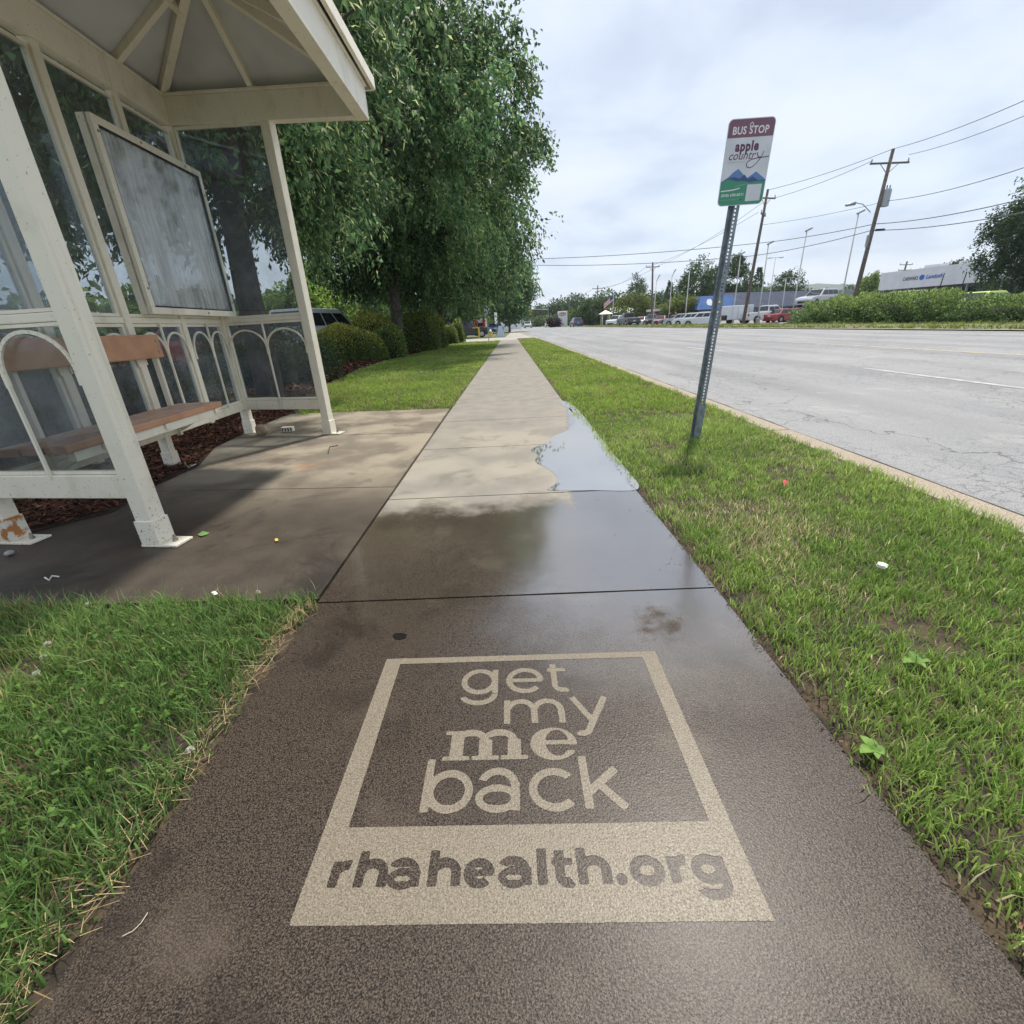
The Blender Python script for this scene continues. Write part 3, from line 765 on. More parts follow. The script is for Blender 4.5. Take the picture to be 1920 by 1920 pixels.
text_mesh('lettering', 'BUS STOP', lambda u, v: sp(.036 + u + v * .0, .421 + v, .0018), .250, .046, s_txt, plate, .022)
lp = [(.157, .459), (.150, .470), (.153, .482), (.164, .486), (.172, .478), (.170, .468), (.160, .462)]
s_plum = pm('sign_plum_lettering', (.11, .035, .085), rough=.45)
text_mesh('lettering', 'apple', lambda u, v: sp(.070 + u, .305 + v, .0008), .165, .080, s_plum, plate, .045)
text_mesh('lettering', 'countr', lambda u, v: sp(.032 + u + v * .25, .276 + v, .0012), .185, .040, s_plum, plate, 0)
sw = MB()
def stroke(pts, r, d=.0012):
    for (a, b_2) in zip(pts, pts[1:]):
        p_ = V((b_2[0] - a[0], b_2[1] - a[1], 0)); p_.normalize(); n_ = (-p_.y * r, p_.x * r)
        e_ = (p_.x * r * .4, p_.y * r * .4)
        sw.poly([sp(a[0] - n_[0] - e_[0], a[1] - n_[1] - e_[1], d), sp(b_2[0] - n_[0] + e_[0], b_2[1] - n_[1] + e_[1], d), sp(b_2[0] + n_[0] + e_[0], b_2[1] + n_[1] + e_[1], d), sp(a[0] + n_[0] - e_[0], a[1] + n_[1] - e_[1], d)])
stroke([(.232, .312), (.236, .296), (.246, .284), (.262, .284)], .0028)
stroke([(.276, .316), (.268, .292), (.255, .272), (.235, .248), (.212, .230), (.190, .224), (.172, .232), (.166, .248), (.176, .264), (.20, .274), (.24, .280), (.285, .283), (.318, .286)], .0024, .0016)
sw.build('script_tail', s_plum, plate)
sw = MB(); stroke(lp, .003, .0028); sw.build('lettering_loop', s_txt, plate)
text_mesh('lettering', '(828) 698-8571', lambda u, v: sp(.018 + u, .052 + v, .0022), .160, .022, s_txt, plate, .015)
text_mesh('lettering', 'public transit', lambda u, v: sp(.035 + u, .258 + v, .0008), .125, .009, M['grey'], plate)

# ------------------------------------------------------------------ the washed mark on the pavement
XR, YR = (-.47, .45), (.44, 1.25); STEP = .0035
gx = np.arange(XR[0], XR[1], STEP); gy = np.arange(YR[0], YR[1], STEP)
UU, VV = np.meshgrid(gx, gy); ROT = .022
U0, V0 = UU, VV + ROT * UU


def seg(p, q, hw):
    p = np.array(p, float); q = np.array(q, float); d = q - p; L = np.linalg.norm(d); d /= L
    a = (U0 - p[0]) * d[0] + (V0 - p[1]) * d[1]; b = np.abs(-(U0 - p[0]) * d[1] + (V0 - p[1]) * d[0])
    ex = np.maximum(np.abs(a - L / 2) - L / 2, b - hw)
    return ex


def arc(c, rx, ry, a0, a1, hw):
    """elliptic ring between angles a0..a1 (degrees, anticlockwise)"""
    du = U0 - c[0]; dv = V0 - c[1]
    ang = np.arctan2(dv / ry, du / rx); k = np.sqrt((du / rx) ** 2 + (dv / ry) ** 2)
    d = np.abs(k - 1) * np.sqrt(du ** 2 + dv ** 2) / np.maximum(k, 1e-6) - hw
    mid_ = math.radians((a0 + a1) / 2); half = math.radians((a1 - a0) / 2)
    if half < math.pi - 1e-3:
        da = np.abs((ang - mid_ + math.pi) % (2 * math.pi) - math.pi) - half
        d = np.maximum(d, da * (rx + ry) / 2)
    return d


def un(*a):
    r = a[0]
    for b in a[1:]: r = np.minimum(r, b)
    return r


T = []
h = .0088
# get
b = 1.034
T += [arc((-.137, b + .049), .046, .044, 0, 360, h), seg((-.089, b + .098), (-.089, b + .0), h), arc((-.137, b - .002), .048, .034, 200, 360, h)]
T += [arc((.001, b + .049), .048, .044, 0, 318, h), seg((-.045, b + .049), (.055, b + .049), h * .85)]
T += [seg((.090, b + .116), (.090, b + .026), h), arc((.115, b + .026), .025, .020, 180, 300, h), seg((.070, b + .090), (.127, b + .090), h * .85)]
# my
b = .921
T += [seg((-.053, b), (-.053, b + .084), h), arc((-.014, b + .042), .037, .036, 0, 165, h), seg((.023, b), (.023, b + .044), h), arc((.061, b + .042), .037, .036, 0, 165, h), seg((.098, b), (.098, b + .044), h)]
T += [seg((.133, b + .089), (.180, b + .002), h), seg((.226, b + .089), (.163, b - .030), h), arc((.148, b - .020), .018, .016, 225, 330, h)]
# me, bold with slab feet
b = .812
for x_ in (-.182, -.108, -.034):
    T += [seg((x_, b), (x_, b + .060), .017), seg((x_ - .034, b + .006), (x_ + .034, b + .006), .006)]
T += [seg((-.182, b + .055), (-.182, b + .088), .017), seg((-.215, b + .083), (-.17, b + .083), .006)]
for x_ in (-.145, -.071): T += [arc((x_ - .002, b + .056), .037, .026, 0, 150, .0105)]
eo = np.maximum(np.sqrt(((U0 - .067) / .060) ** 2 + ((V0 - b - .044) / .049) ** 2) - 1, 1 - np.sqrt(((U0 - .076) / .030) ** 2 + ((V0 - b - .046) / .039) ** 2)) * .04
cut = np.maximum(np.maximum(.072 - U0, np.abs(V0 - b - .031) - .008), -1)
eo = np.maximum(eo, -cut)
T += [eo, seg((.03, b + .047), (.122, b + .047), .0065)]
# back
b = .683; h = .0098
T += [seg((-.241, b - .001), (-.241, b + .134), h), arc((-.188, b + .049), .046, .044, 0, 360, h)]
T += [arc((-.074, b + .060), .040, .037, 5, 158, h), seg((-.033, b), (-.033, b + .064), h), arc((-.076, b + .029), .041, .025, 0, 360, h * .92)]
T += [arc((.057, b + .049), .049, .044, 42, 318, h)]
T += [seg((.132, b), (.132, b + .134), h), seg((.137, b + .040), (.208, b + .098), h), seg((.160, b + .062), (.213, b + .001), h)]
letters = un(*T)
# dark words in the pale band
D = []; b = .5365; h = .0097; xh = .047; h2 = .0094
def d_h(x_): return [seg((x_, b), (x_, b + .066), h), arc((x_ + .024, b + .024), .0225, .0185, 0, 165, h2), seg((x_ + .0465, b), (x_ + .0465, b + .026), h)]
def d_a(x_): return [arc((x_ + .022, b + .028), .0245, .0165, 0, 150, h2 * .9), seg((x_ + .0485, b), (x_ + .0485, b + .030), h * .95), arc((x_ + .023, b + .014), .0235, .0115, 0, 360, h2 * .85)]
def d_e(x_): return [arc((x_ + .026, b + .0225), .0225, .0185, 0, 315, h2 * .9), seg((x_ + .006, b + .0225), (x_ + .054, b + .0225), h2 * .62)]
def d_r(x_): return [seg((x_, b), (x_, b + xh), h), arc((x_ + .024, b + .024), .021, .0165, 80, 170, h2)]
D += d_r(-.397) + d_h(-.346) + d_a(-.283) + d_h(-.200) + d_e(-.134) + d_a(-.062) + [seg((.017, b), (.017, b + .066), h)]
D += [seg((.052, b + .062), (.052, b + .016), h), arc((.068, b + .016), .016, .0125, 180, 300, h2), seg((.036, b + .041), (.078, b + .041), h2 * .7)]
D += d_h(.096) + [np.sqrt((U0 - .170) ** 2 + (V0 - b - .008) ** 2) - .0105] + [arc((.222, b + .0225), .0245, .0185, 0, 360, h2)] + d_r(.274)
D += [arc((.340, b + .0235), .0225, .0175, 0, 360, h2), seg((.366, b + xh), (.366, b - .004), h), arc((.340, b - .004), .026, .0155, 205, 360, h2)]
words = un(*D)
outer = np.maximum(np.abs(U0 - (-.0135 + (V0 - .83) * .004)) - .4385, np.maximum(.476 - V0, V0 - 1.197))
inner = np.maximum(np.abs(U0 - (-.010)) - .390, np.maximum(.652 - V0, V0 - 1.171))
frame = np.maximum(np.maximum(outer, -inner), -words)
rg = np.random.default_rng(5)
jit = rg.normal(0, .0004, U0.shape)


def contour_mesh(name, f, z, mat, parent):
    """marching squares on a signed field: one flat sheet of the area where f < 0"""
    ny, nx = f.shape; vid = {}; vs = []; fs = []
    def vert(key, x_, y_):
        if key not in vid: vid[key] = len(vs); vs.append((x_, y_, z))
        return vid[key]
    inside = f < 0
    act = inside[:-1, :-1] | inside[1:, :-1] | inside[:-1, 1:] | inside[1:, 1:]
    for j, i in zip(*np.nonzero(act)):
        cs = [(j, i), (j, i + 1), (j + 1, i + 1), (j + 1, i)]
        poly = []
        for k in range(4):
            a, b_2 = cs[k], cs[(k + 1) % 4]; fa, fb = f[a], f[b_2]
            if fa < 0: poly.append(vert(a, gx[a[1]], gy[a[0]]))
            if (fa < 0) != (fb < 0):
                t = fa / (fa - fb); lo_, hi_ = (a, b_2) if a < b_2 else (b_2, a)
                poly.append(vert((lo_, hi_), gx[a[1]] + (gx[b_2[1]] - gx[a[1]]) * t, gy[a[0]] + (gy[b_2[0]] - gy[a[0]]) * t))
        if len(poly) >= 3: fs.append(poly)
    me = bpy.data.meshes.new(name); me.from_pydata(vs, [], fs); me.update()
    return link(name, me, mat, parent)


lg = contour_mesh('pavement_logo', frame + jit, .0007, M['logo'], None)
tag(lg, 'pale square washed into the dark wet pavement, reading get my me back', 'pavement sign')
contour_mesh('lettering', letters + jit, .0007, M['logo'], lg)

# ------------------------------------------------------------------ foliage builders


def np_mesh(name, co, quads_or_tris, nper, col, mat, parent=None):
    """co: (n,3); faces: (m,nper); col: (n,3) vertex colour"""
    me = bpy.data.meshes.new(name); n = len(co); m = len(quads_or_tris)
    off = np.array(base_of(parent)) if parent is not None else 0
    me.vertices.add(n); me.vertices.foreach_set('co', (co - off).astype(np.float32).ravel())
    me.loops.add(m * nper); me.loops.foreach_set('vertex_index', quads_or_tris.astype(np.int32).ravel())
    me.polygons.add(m); me.polygons.foreach_set('loop_start', np.arange(0, m * nper, nper, dtype=np.int32))
    me.update(calc_edges=True)
    a = me.attributes.new('col', 'FLOAT_COLOR', 'POINT')
    a.data.foreach_set('color', np.concatenate([col, np.ones((n, 1))], 1).astype(np.float32).ravel())
    o = bpy.data.objects.new(name, me); COL.objects.link(o); me.materials.append(mat)
    if parent is not None: o.parent = parent
    return o


_lat = np.random.default_rng(99).random((64, 64))
def vnoise(x, y, s):
    x = x * s; y = y * s; xi = np.floor(x).astype(int); yi = np.floor(y).astype(int); fx = x - xi; fy = y - yi
    fx = fx * fx * (3 - 2 * fx); fy = fy * fy * (3 - 2 * fy); L = lambda a, b: _lat[a % 64, b % 64]
    return (L(xi, yi) * (1 - fx) + L(xi + 1, yi) * fx) * (1 - fy) + (L(xi, yi + 1) * (1 - fx) + L(xi + 1, yi + 1) * fx) * fy
def fbm(x, y, s): return (vnoise(x, y, s) * .55 + vnoise(x + 7.3, y + 3.1, s * 2.1) * .3 + vnoise(x + 1.7, y + 9.2, s * 4.3) * .15)


def grass_blades(xy, h, w, col, seed, lean=.55, z0=-.015):
    r = np.random.default_rng(seed); n = len(xy)
    az = r.random(n) * 2 * np.pi; ln = h * (lean * r.random(n) + .1) * 1.3
    dx_, dy_ = np.cos(az) * ln, np.sin(az) * ln
    fa = r.random(n) * np.pi; sx, sy = np.cos(fa) * w / 2, np.sin(fa) * w / 2
    b = np.stack([xy[:, 0], xy[:, 1], np.full(n, z0)], 1); s = np.stack([sx, sy, np.zeros(n)], 1)
    mid_ = b + np.stack([dx_ * .35, dy_ * .35, h * .6], 1); tip = b + np.stack([dx_, dy_, h * (1 - .25 * r.random(n))], 1)
    co = np.stack([b - s, b + s, mid_ - s * .8, mid_ + s * .8, tip], 1).reshape(-1, 3)
    i = np.arange(n)[:, None] * 5
    tr = np.concatenate([i + np.array([[0, 1, 3]]), i + np.array([[0, 3, 2]]), i + np.array([[2, 3, 4]])], 0)
    sh_ = np.array([.82, .82, 1, 1, 1.08])
    cc = (col[:, None, :] * sh_[None, :, None]).reshape(-1, 3)
    return co, tr, cc


def turf(name, label, patches, mat='grass'):
    COs, TRs, CCs = [], [], []; base = 0
    for i, (sampler, n, h, w, palette, keep) in enumerate(patches):
        r = np.random.default_rng(hash((name, i)) % 1000 if False else 11 * i + len(name))
        xy = sampler(r, n); tuft = r.random(n) < .62; m_t = max(8, n // 16); pick = r.integers(0, m_t, n)
        cen_ = xy[:m_t].copy(); sp_ = .009 + w * 1.6; xy[tuft] = cen_[pick[tuft]] + r.normal(0, sp_, (tuft.sum(), 2))
        k = keep(xy, r); xy = xy[k]; tuft = tuft[k]; pick = pick[k]; n = len(xy); th_ = .7 + .7 * r.random(m_t)
        big = fbm(xy[:, 0], xy[:, 1], 1.1); dry = fbm(xy[:, 0] + 40, xy[:, 1], 2.6)
        hh = h * (.55 + .75 * r.random(n)) * (.65 + .7 * big) * np.where(tuft, th_[pick], .85)
        t = np.clip(r.random(n) * .55 + big * .75 - .2, 0, 1)[:, None]
        c = np.array(palette[0]) * (1 - t) + np.array(palette[1]) * t
        dr_ = (r.random(n) < np.clip((dry - palette[3]) * 1.7, .05, .6))
        c[dr_] = np.array(palette[2]) * (.6 + .6 * r.random((dr_.sum(), 1)))
        c *= (.72 + .56 * r.random((n, 1))) * np.where(tuft, .8 + .4 * (th_[pick] * 7.3 % 1), .95)[:, None]
        a, b, cc = grass_blades(xy, hh * .92, w * .86 * (.7 + .6 * r.random(n)), c, i)
        COs.append(a); TRs.append(b + base); CCs.append(cc); base += len(a)
    o = np_mesh(name, np.concatenate(COs), np.concatenate(TRs), 3, np.concatenate(CCs), M[mat])
    return tag(o, label, 'grass', kind='stuff')


def rect(x0, x1, y0, y1):
    return lambda r, n: np.stack([x0 + (x1 - x0) * r.random(n), y0 + (y1 - y0) * r.random(n)], 1)
def ragged(xl, xr, soft=.05):
    """denser away from the two edges; xl, xr give the edge for each y"""
    def f(xy, r):
        a = xy[:, 0] - xl(xy[:, 1]); b = xr(xy[:, 1]) - xy[:, 0]
        d = np.minimum(a, b) + (fbm(xy[:, 0], xy[:, 1], 6) - .5) * soft * 2.4
        bare = fbm(xy[:, 0] + 13, xy[:, 1] + 5, 2.4)
        return (d > -soft * .35) & (r.random(len(xy)) < np.clip(d / soft * .6 + .35, 0, 1)) & (r.random(len(xy)) < np.clip((bare - .17) * 7, .15, 1))
    return f
def poly_x(p):
    ys = np.array([q[1] for q in p]); xs = np.array([q[0] for q in p]); return lambda y: np.interp(y, ys, xs)


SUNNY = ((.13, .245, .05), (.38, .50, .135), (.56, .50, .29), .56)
SHADY = ((.06, .135, .042), (.22, .34, .095), (.44, .36, .18), .46)  # darker grass species, with some shade put into the colour
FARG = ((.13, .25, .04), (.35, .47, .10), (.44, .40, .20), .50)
REx = poly_x(REDGE); KBx = lambda y: np.interp(y, [-8, 12, 32, 60], [2.37, 2.38, 2.13, 1.7])
vk = ragged(lambda y: REx(y) + .025, KBx, .07)
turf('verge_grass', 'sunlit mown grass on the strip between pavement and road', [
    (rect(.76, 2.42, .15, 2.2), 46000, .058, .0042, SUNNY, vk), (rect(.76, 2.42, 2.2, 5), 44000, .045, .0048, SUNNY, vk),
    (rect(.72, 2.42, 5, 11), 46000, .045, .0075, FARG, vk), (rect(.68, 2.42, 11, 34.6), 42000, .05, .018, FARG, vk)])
nk = ragged(lambda y: np.full_like(y, -9.), lambda y: np.full_like(y, -.845), .12)
def nk2(xy, r):
    e = 1.60 - xy[:, 1] - .02 * np.sin(xy[:, 0] * 9) + (fbm(xy[:, 0], xy[:, 1], 5) - .5) * .16
    k = nk(xy, r) & (e > 0)
    return k
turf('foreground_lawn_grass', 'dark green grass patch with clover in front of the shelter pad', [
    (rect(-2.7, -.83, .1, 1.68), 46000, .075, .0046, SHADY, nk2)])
LEx = poly_x(LEDGE); LWx = poly_x(LAWN_EDGE)
lk = ragged(lambda y: LWx(y) + .02, lambda y: LEx(y) - .015, .06)
turf('lawn_grass', 'mown grass between the mulch beds and the pavement beyond the shelter', [
    (rect(-4.6, -.78, 6.26, 11), 60000, .05, .0075, FARG, lk), (rect(-4.6, -.7, 11, 20), 40000, .05, .014, FARG, lk), (rect(-4.6, -.55, 20, 34.7), 30000, .05, .025, FARG, lk)])
vx = poly_x([(a + .3, b) for a, b in ROADR[:6]]); wx = poly_x(RV)
def kv(xy, r): return (xy[:, 0] > vx(xy[:, 1])) & (xy[:, 0] < wx(xy[:, 1]))
o = turf('far_verge_grass', 'short grass along the far side of the road', [(rect(14, 22.6, 12, 95), 50000, .16, .06, ((.10, .15, .03), (.20, .24, .06), (.30, .26, .13), .5), kv)])

# mulch chips
def chips(name, label, sampler, n, keep, ln, seed, zf, tone=((.035, .016, .010), (.15, .062, .036))):
    r = np.random.default_rng(seed); xy = sampler(r, n); xy = xy[keep(xy)]; n = len(xy)
    az = r.random(n) * 6.28; el = r.normal(0, .35, n); L = ln * (.4 + 1.1 * r.random(n)); W = L * (.14 + .3 * r.random(n))
    d = np.stack([np.cos(az) * np.cos(el), np.sin(az) * np.cos(el), np.sin(el)], 1); s = np.stack([-np.sin(az), np.cos(az), r.normal(0, .4, n)], 1)
    c = np.stack([xy[:, 0], xy[:, 1], zf(xy) + r.random(n) * .015], 1)
    a = d * L[:, None] / 2; b = s * W[:, None] / 2
    co = np.stack([c - a - b, c + a - b, c + a + b, c - a + b], 1).reshape(-1, 3)
    q = np.arange(n)[:, None] * 4 + np.arange(4)[None]
    t = r.random((n, 1)); col = np.array(tone[0]) * (1 - t) + np.array(tone[1]) * t
    pale = r.random(n) < .05; col[pale] = (.22, .13, .085)
    return tag(np_mesh(name, co, q, 4, np.repeat(col, 4, 0), M['chip']), label, 'mulch', kind='stuff')
g = N('bark_chips'); a_ = g.n('ShaderNodeAttribute'); a_.attribute_name = 'col'; M['chip'] = g.done(g.bsdf(a_.outputs['Color'], .9, spec=.2))
mx = poly_x(MULCH_EDGE)
chips('mulch_chips', 'dark bark mulch under the shelter and bench', rect(-5.2, -2.6, 1.7, 6.4), 42000, lambda q: q[:, 0] < mx(q[:, 1]) + .05 - .12 * fbm(q[:, 0], q[:, 1], 4), .034, 3, lambda q: .012 + .026 * np.clip((mx(q[:, 1]) - q[:, 0]) / .25, 0, 1))
chips('bed_mulch_chips', 'red brown bark mulch round the clipped hedges', rect(-6.8, -2.9, 6.3, 34), 40000, lambda q: q[:, 0] < LWx(q[:, 1]) + .05 - .2 * fbm(q[:, 0], q[:, 1], 1.6), .10, 4, lambda q: -.01 + .062 * np.clip((LWx(q[:, 1]) - q[:, 0]) / .5, 0, 1))


def leaves(pos, d, L, W, col, r, fold=.25):
    n = len(pos); nr = r.normal(size=(n, 3)); s = np.cross(d, nr); s /= np.linalg.norm(s, axis=1, keepdims=True) + 1e-9
    up = np.cross(s, d)
    m_1 = pos + d * (L * .42)[:, None]; w = s * (W / 2)[:, None]; f = up * (W * fold)[:, None]
    co = np.stack([pos, m_1 + w + f, pos + d * L[:, None], m_1 - w + f], 1).reshape(-1, 3)
    i = np.arange(n)[:, None] * 4
    tr = np.concatenate([i + np.array([[0, 1, 2]]), i + np.array([[0, 2, 3]])], 0)
    return co, tr, np.repeat(col, 4, 0)


def unit(v): return v / (np.linalg.norm(v, axis=-1, keepdims=True) + 1e-9)


def crown(name, parent, c, R, n_cl, twigs, per, L, W, seed, cols, droop=.8, sig=.28, hollow=.55, bract=0.0, lump=.22, mat='leaf', zmin=None, kind=None, kcl=.25):
    r = np.random.default_rng(seed); c = np.array(c, float); R = np.array(R, float)
    u = unit(r.normal(size=(n_cl, 3)))
    fr = r.normal(size=(5, 3)) * 2.2; ph = r.random(5) * 6.28
    lum = 1 + lump * np.sin(u @ fr.T + ph).mean(1) * 1.6
    rad = (hollow + (1 - hollow) * r.random(n_cl) ** .6) * lum
    sq = np.stack([1 - .34 * np.clip(u[:, 2], 0, 1) ** 1.3] * 2 + [np.ones(n_cl)], 1); cl = c + u * rad[:, None] * R * sq
    if zmin is not None: cl[:, 2] = np.maximum(cl[:, 2], zmin + r.random(n_cl) * .7)
    # twigs hang from the clumps
    nt_ = n_cl * twigs; tc_ = np.repeat(cl, twigs, 0) + r.normal(size=(nt_, 3)) * sig
    ow = unit((tc_ - c) / R); td = unit(ow * (1 - droop * .6) + np.array([0, 0, -droop]) + r.normal(size=(nt_, 3)) * .35)
    n = nt_ * per; tl = (L * per * .33)
    k = np.tile(np.arange(per) / per, nt_)
    p = np.repeat(tc_, per, 0) + np.repeat(td, per, 0) * (k * tl)[:, None] + r.normal(size=(n, 3)) * L * .28
    d = unit(np.repeat(td, per, 0) * .5 + np.array([0, 0, -droop * .6]) + r.normal(size=(n, 3)) * .55)
    cb = np.repeat(np.repeat(1 + kcl * r.normal(size=n_cl), twigs), per)[:, None]
    t = r.random((n, 1)); col = (np.array(cols[0]) * (1 - t) + np.array(cols[1]) * t) * np.clip(cb, .5, 1.6)
    Ls = L * (.6 + .6 * r.random(n)); Ws = W * (.6 + .6 * r.random(n))
    if bract:
        b = r.random(n) < bract; col[b] = np.array(cols[2]) * (.7 + .6 * r.random((b.sum(), 1))); Ws[b] *= .45
    ok = ~((p[:, 0] > -3.45) & (p[:, 0] < -.85) & (p[:, 1] < 5.75) & (p[:, 1] > 1.2) & (p[:, 2] < 3.8 - .35 * np.abs(p[:, 0] + 2.1)))      # clear of the shelter
    p, d, Ls, Ws, col = p[ok], d[ok], Ls[ok], Ws[ok], col[ok]
    co, tr, cc = leaves(p, d, Ls, Ws, col, r)
    o = np_mesh(name, co, tr, 3, cc, M[mat], parent)
    if kind: o['kind'] = kind
    return o, cl


def trunk(parent, base, top, r0, r1, cl=None, nl=9, seed=1, name='trunk', fork=None):
    r = random.Random(seed); mb = MB(); b = V(base); t = V(top)
    pts = [b.lerp(t, i / 6) + V((r.uniform(-1, 1), r.uniform(-1, 1), 0)) * .04 * (t - b).length * .12 * (0 < i < 6) for i in range(7)]
    mb.tube([b + V((0, 0, -.1)), *pts], r0 * 1.15, 10, r1)
    if cl is not None:
        idx = np.random.default_rng(seed).choice(len(cl), min(nl, len(cl)), False)
        for j in idx:
            e_ = V(cl[j]); s_ = b.lerp(t, r.uniform(.45, 1)); m_1 = s_.lerp(e_, .5) + V((0, 0, .1 * (e_ - s_).length))
            mb.tube([s_, s_.lerp(m_1, .5) + V((0, 0, .05)), m_1, e_], r1 * .75, 6, .012)
    return mb.build(name, M['bark'], parent, smooth=True)


LIND = ((.030, .080, .038), (.150, .255, .100), (.46, .52, .23))
def tree(name, label, x, y, zc, R, n_cl, twigs, per, L, W, seed, cols=LIND, tr=.17, z0=0.0, group=None, hollow=.5, droop=.66, sig=.3, bract=.08, zmin=None, cat='tree', nl=12, lump=.22, kcl=.25):
    t = empty(name, (x, y, z0), label, cat, group)
    o, cl = crown('crown', t, (x, y, zc), R, n_cl, twigs, per, L, W, seed, cols, droop, sig, hollow, bract, zmin=zmin, lump=lump, kcl=kcl)
    trunk(t, (x, y, z0), (x + R[0] * .04, y, z0 + (zc - z0) * .95), tr, tr * .5, cl, nl, seed)
    return t


# the row of street trees on the left
tree('street_tree', 'nearest street tree, leaning its hanging leaves over the shelter roof', -3.75, 7.3, 5.1, (2.75, 3.1, 3.0), 230, 24, 12, .11, .055, 21, zmin=2.5, tr=.20, nl=30, sig=.24, lump=.28, kcl=.5, hollow=.4, bract=.13)
tree('street_tree', 'largest street tree, crown reaching over the pavement beyond the shelter', -4.6, 20.5, 7.7, (5.75, 5.9, 5.9), 430, 30, 13, .17, .092, 22, zmin=2.85, tr=.22, nl=34, sig=.30, lump=.3, kcl=.5, hollow=.4, bract=.13)
tree('street_tree', 'street tree with its dark trunk behind the third clipped hedge', -3.75, 27, 6.6, (4.9, 5.0, 5.0), 260, 20, 10, .22, .11, 23, zmin=2.75, tr=.2, nl=24, sig=.5, bract=.08)
tree('street_tree', 'small far tree standing past the driveway by the end of the pavement', .25, 74, 6.2, (3.7, 3.9, 4.6), 200, 18, 9, .34, .18, 24, zmin=2.6, tr=.17, sig=.5, z0=-.05, bract=.04)
tree('street_tree', 'street tree behind the red and white kiosk', -6.5, 52, 6.4, (4.6, 4.6, 4.7), 190, 18, 9, .30, .16, 25, zmin=2.4, tr=.19, sig=.5, z0=-.08, bract=.04)
tree('shade_tree', 'dark tree behind the shelter, seen through its clear back panels', -8.3, 7.6, 6.0, (4.0, 4.6, 3.3), 200, 22, 11, .16, .08, 26, zmin=2.9, tr=.2, sig=.4, z0=-.1)

# clipped hedges by the mulch bed
HCOL = ((.055, .115, .035), (.24, .34, .085), (.70, .66, .16))
def bush(name, label, x, y, R, n, L, seed, cols=HCOL, group=None, z0=0.0, pw=2.6, sunlit_top=.5, cat='hedge', rz=0, rag=.07, fz=.16):
    """a clipped shrub: a shell of small leaves over an added dark core"""
    r = np.random.default_rng(seed); t = empty(name, (x, y, z0), label, cat, group)
    u = unit(r.normal(size=(n, 3))); u[:, 2] = np.abs(u[:, 2]) * 1.0
    k = (np.abs(u) ** pw).sum(1) ** (-1 / pw)
    fr = r.normal(size=(6, 3)) * 3.2; ph = r.random(6) * 6.28
    lum = 1 + rag * np.sin(u @ fr.T * (1 if rag < .1 else 2.6) + ph).sum(1) / 2
    rad = k * lum * (1 + fz * .35 - fz * r.random(n) ** 1.6)
    p = u * rad[:, None] * np.array(R)
    ca_, sa_ = math.cos(rz), math.sin(rz)
    def rot(q): return np.stack([q[:, 0] * ca_ - q[:, 1] * sa_, q[:, 0] * sa_ + q[:, 1] * ca_, q[:, 2]], 1)
    p = rot(p) + np.array([x, y, z0 + .04])
    d = unit(rot(u) * .8 + np.array([0, 0, .35]) + r.normal(size=(n, 3)) * .5)
    tt = r.random((n, 1)); col = np.array(cols[0]) * (1 - tt) + np.array(cols[1]) * tt
    lit_sel = r.random(n) < np.clip((u[:, 2] - .25) * 1.1, 0, 1) * sunlit_top + .03          # sunlight on the tops, put into the leaf colour as yellow
    col[lit_sel] = np.array(cols[2]) * (.5 + .7 * r.random((lit_sel.sum(), 1)))
    co, tr, cc = leaves(p, d, L * (.6 + .8 * r.random(n)), L * .42 * (.6 + .8 * r.random(n)), col, r)
    np_mesh('foliage', co, tr, 3, cc, M['hedge'], t)
    mb = MB(); vs = []; nr, nc = 9, 18
    for i in range(nr + 1):
        el = math.pi / 2 * i / nr
        for j in range(nc):
            q = 2 * math.pi * j / nc; w = np.array([math.cos(q) * math.cos(el), math.sin(q) * math.cos(el), math.sin(el)])
            kk = (np.abs(w) ** pw).sum() ** (-1 / pw) * .86; w = w * kk * np.array(R)
            vs.append((x + w[0] * ca_ - w[1] * sa_, y + w[0] * sa_ + w[1] * ca_, z0 + w[2]))
    fs = [(i * nc + j, i * nc + (j + 1) % nc, (i + 1) * nc + (j + 1) % nc, (i + 1) * nc + j) for i in range(nr) for j in range(nc)]
    mb.add(vs, fs).build('dark_core', M['twigs'], t, smooth=True)  # smooth dark dome added inside to block the view through the leaves
    return t


HG = None
bush('clipped_hedge', 'long low clipped hedge with sunlit golden top, nearest beyond the shelter post', -6.0, 18.1, (1.3, .85, 1.13), 17000, .07, 31, sunlit_top=.8)
bush('clipped_hedge', 'tall round hedge rising behind the long low golden one', -5.65, 20.6, (.95, 1.0, 1.62), 12000, .085, 32, sunlit_top=.8)
bush('clipped_hedge', 'small green hedge tucked to the right of the tall round hedge', -4.75, 19.3, (.62, .62, 1.12), 6000, .085, 33, sunlit_top=.15)
bush('clipped_hedge', 'dark green dome hedge to the right of the thick tree trunk', -4.55, 24.6, (1.0, 1.05, 1.72), 12000, .085, 34, sunlit_top=.3)
bush('clipped_hedge', 'narrow golden hedge squeezed behind the dark green dome hedge', -3.95, 26.6, (.55, .7, 1.5), 5000, .085, 35, sunlit_top=.8)
bush('clipped_hedge', 'dull brown green hedge just left of the driveway', -3.55, 34.2, (.45, .5, 1.35), 3500, .10, 36, sunlit_top=.3)
bush('clipped_hedge', 'smallest clipped hedge, bright green, at the near corner of the driveway', -3.95, 33.0, (.5, .6, 1.0), 4000, .10, 37, sunlit_top=.2)
bush('clipped_hedge', 'blue green hedge seen through the far end panel of the shelter', -5.5, 10.6, (1.45, .9, 1.12), 12000, .055, 38, cols=((.018, .04, .02), (.05, .085, .035), (.10, .13, .04)), sunlit_top=.2)
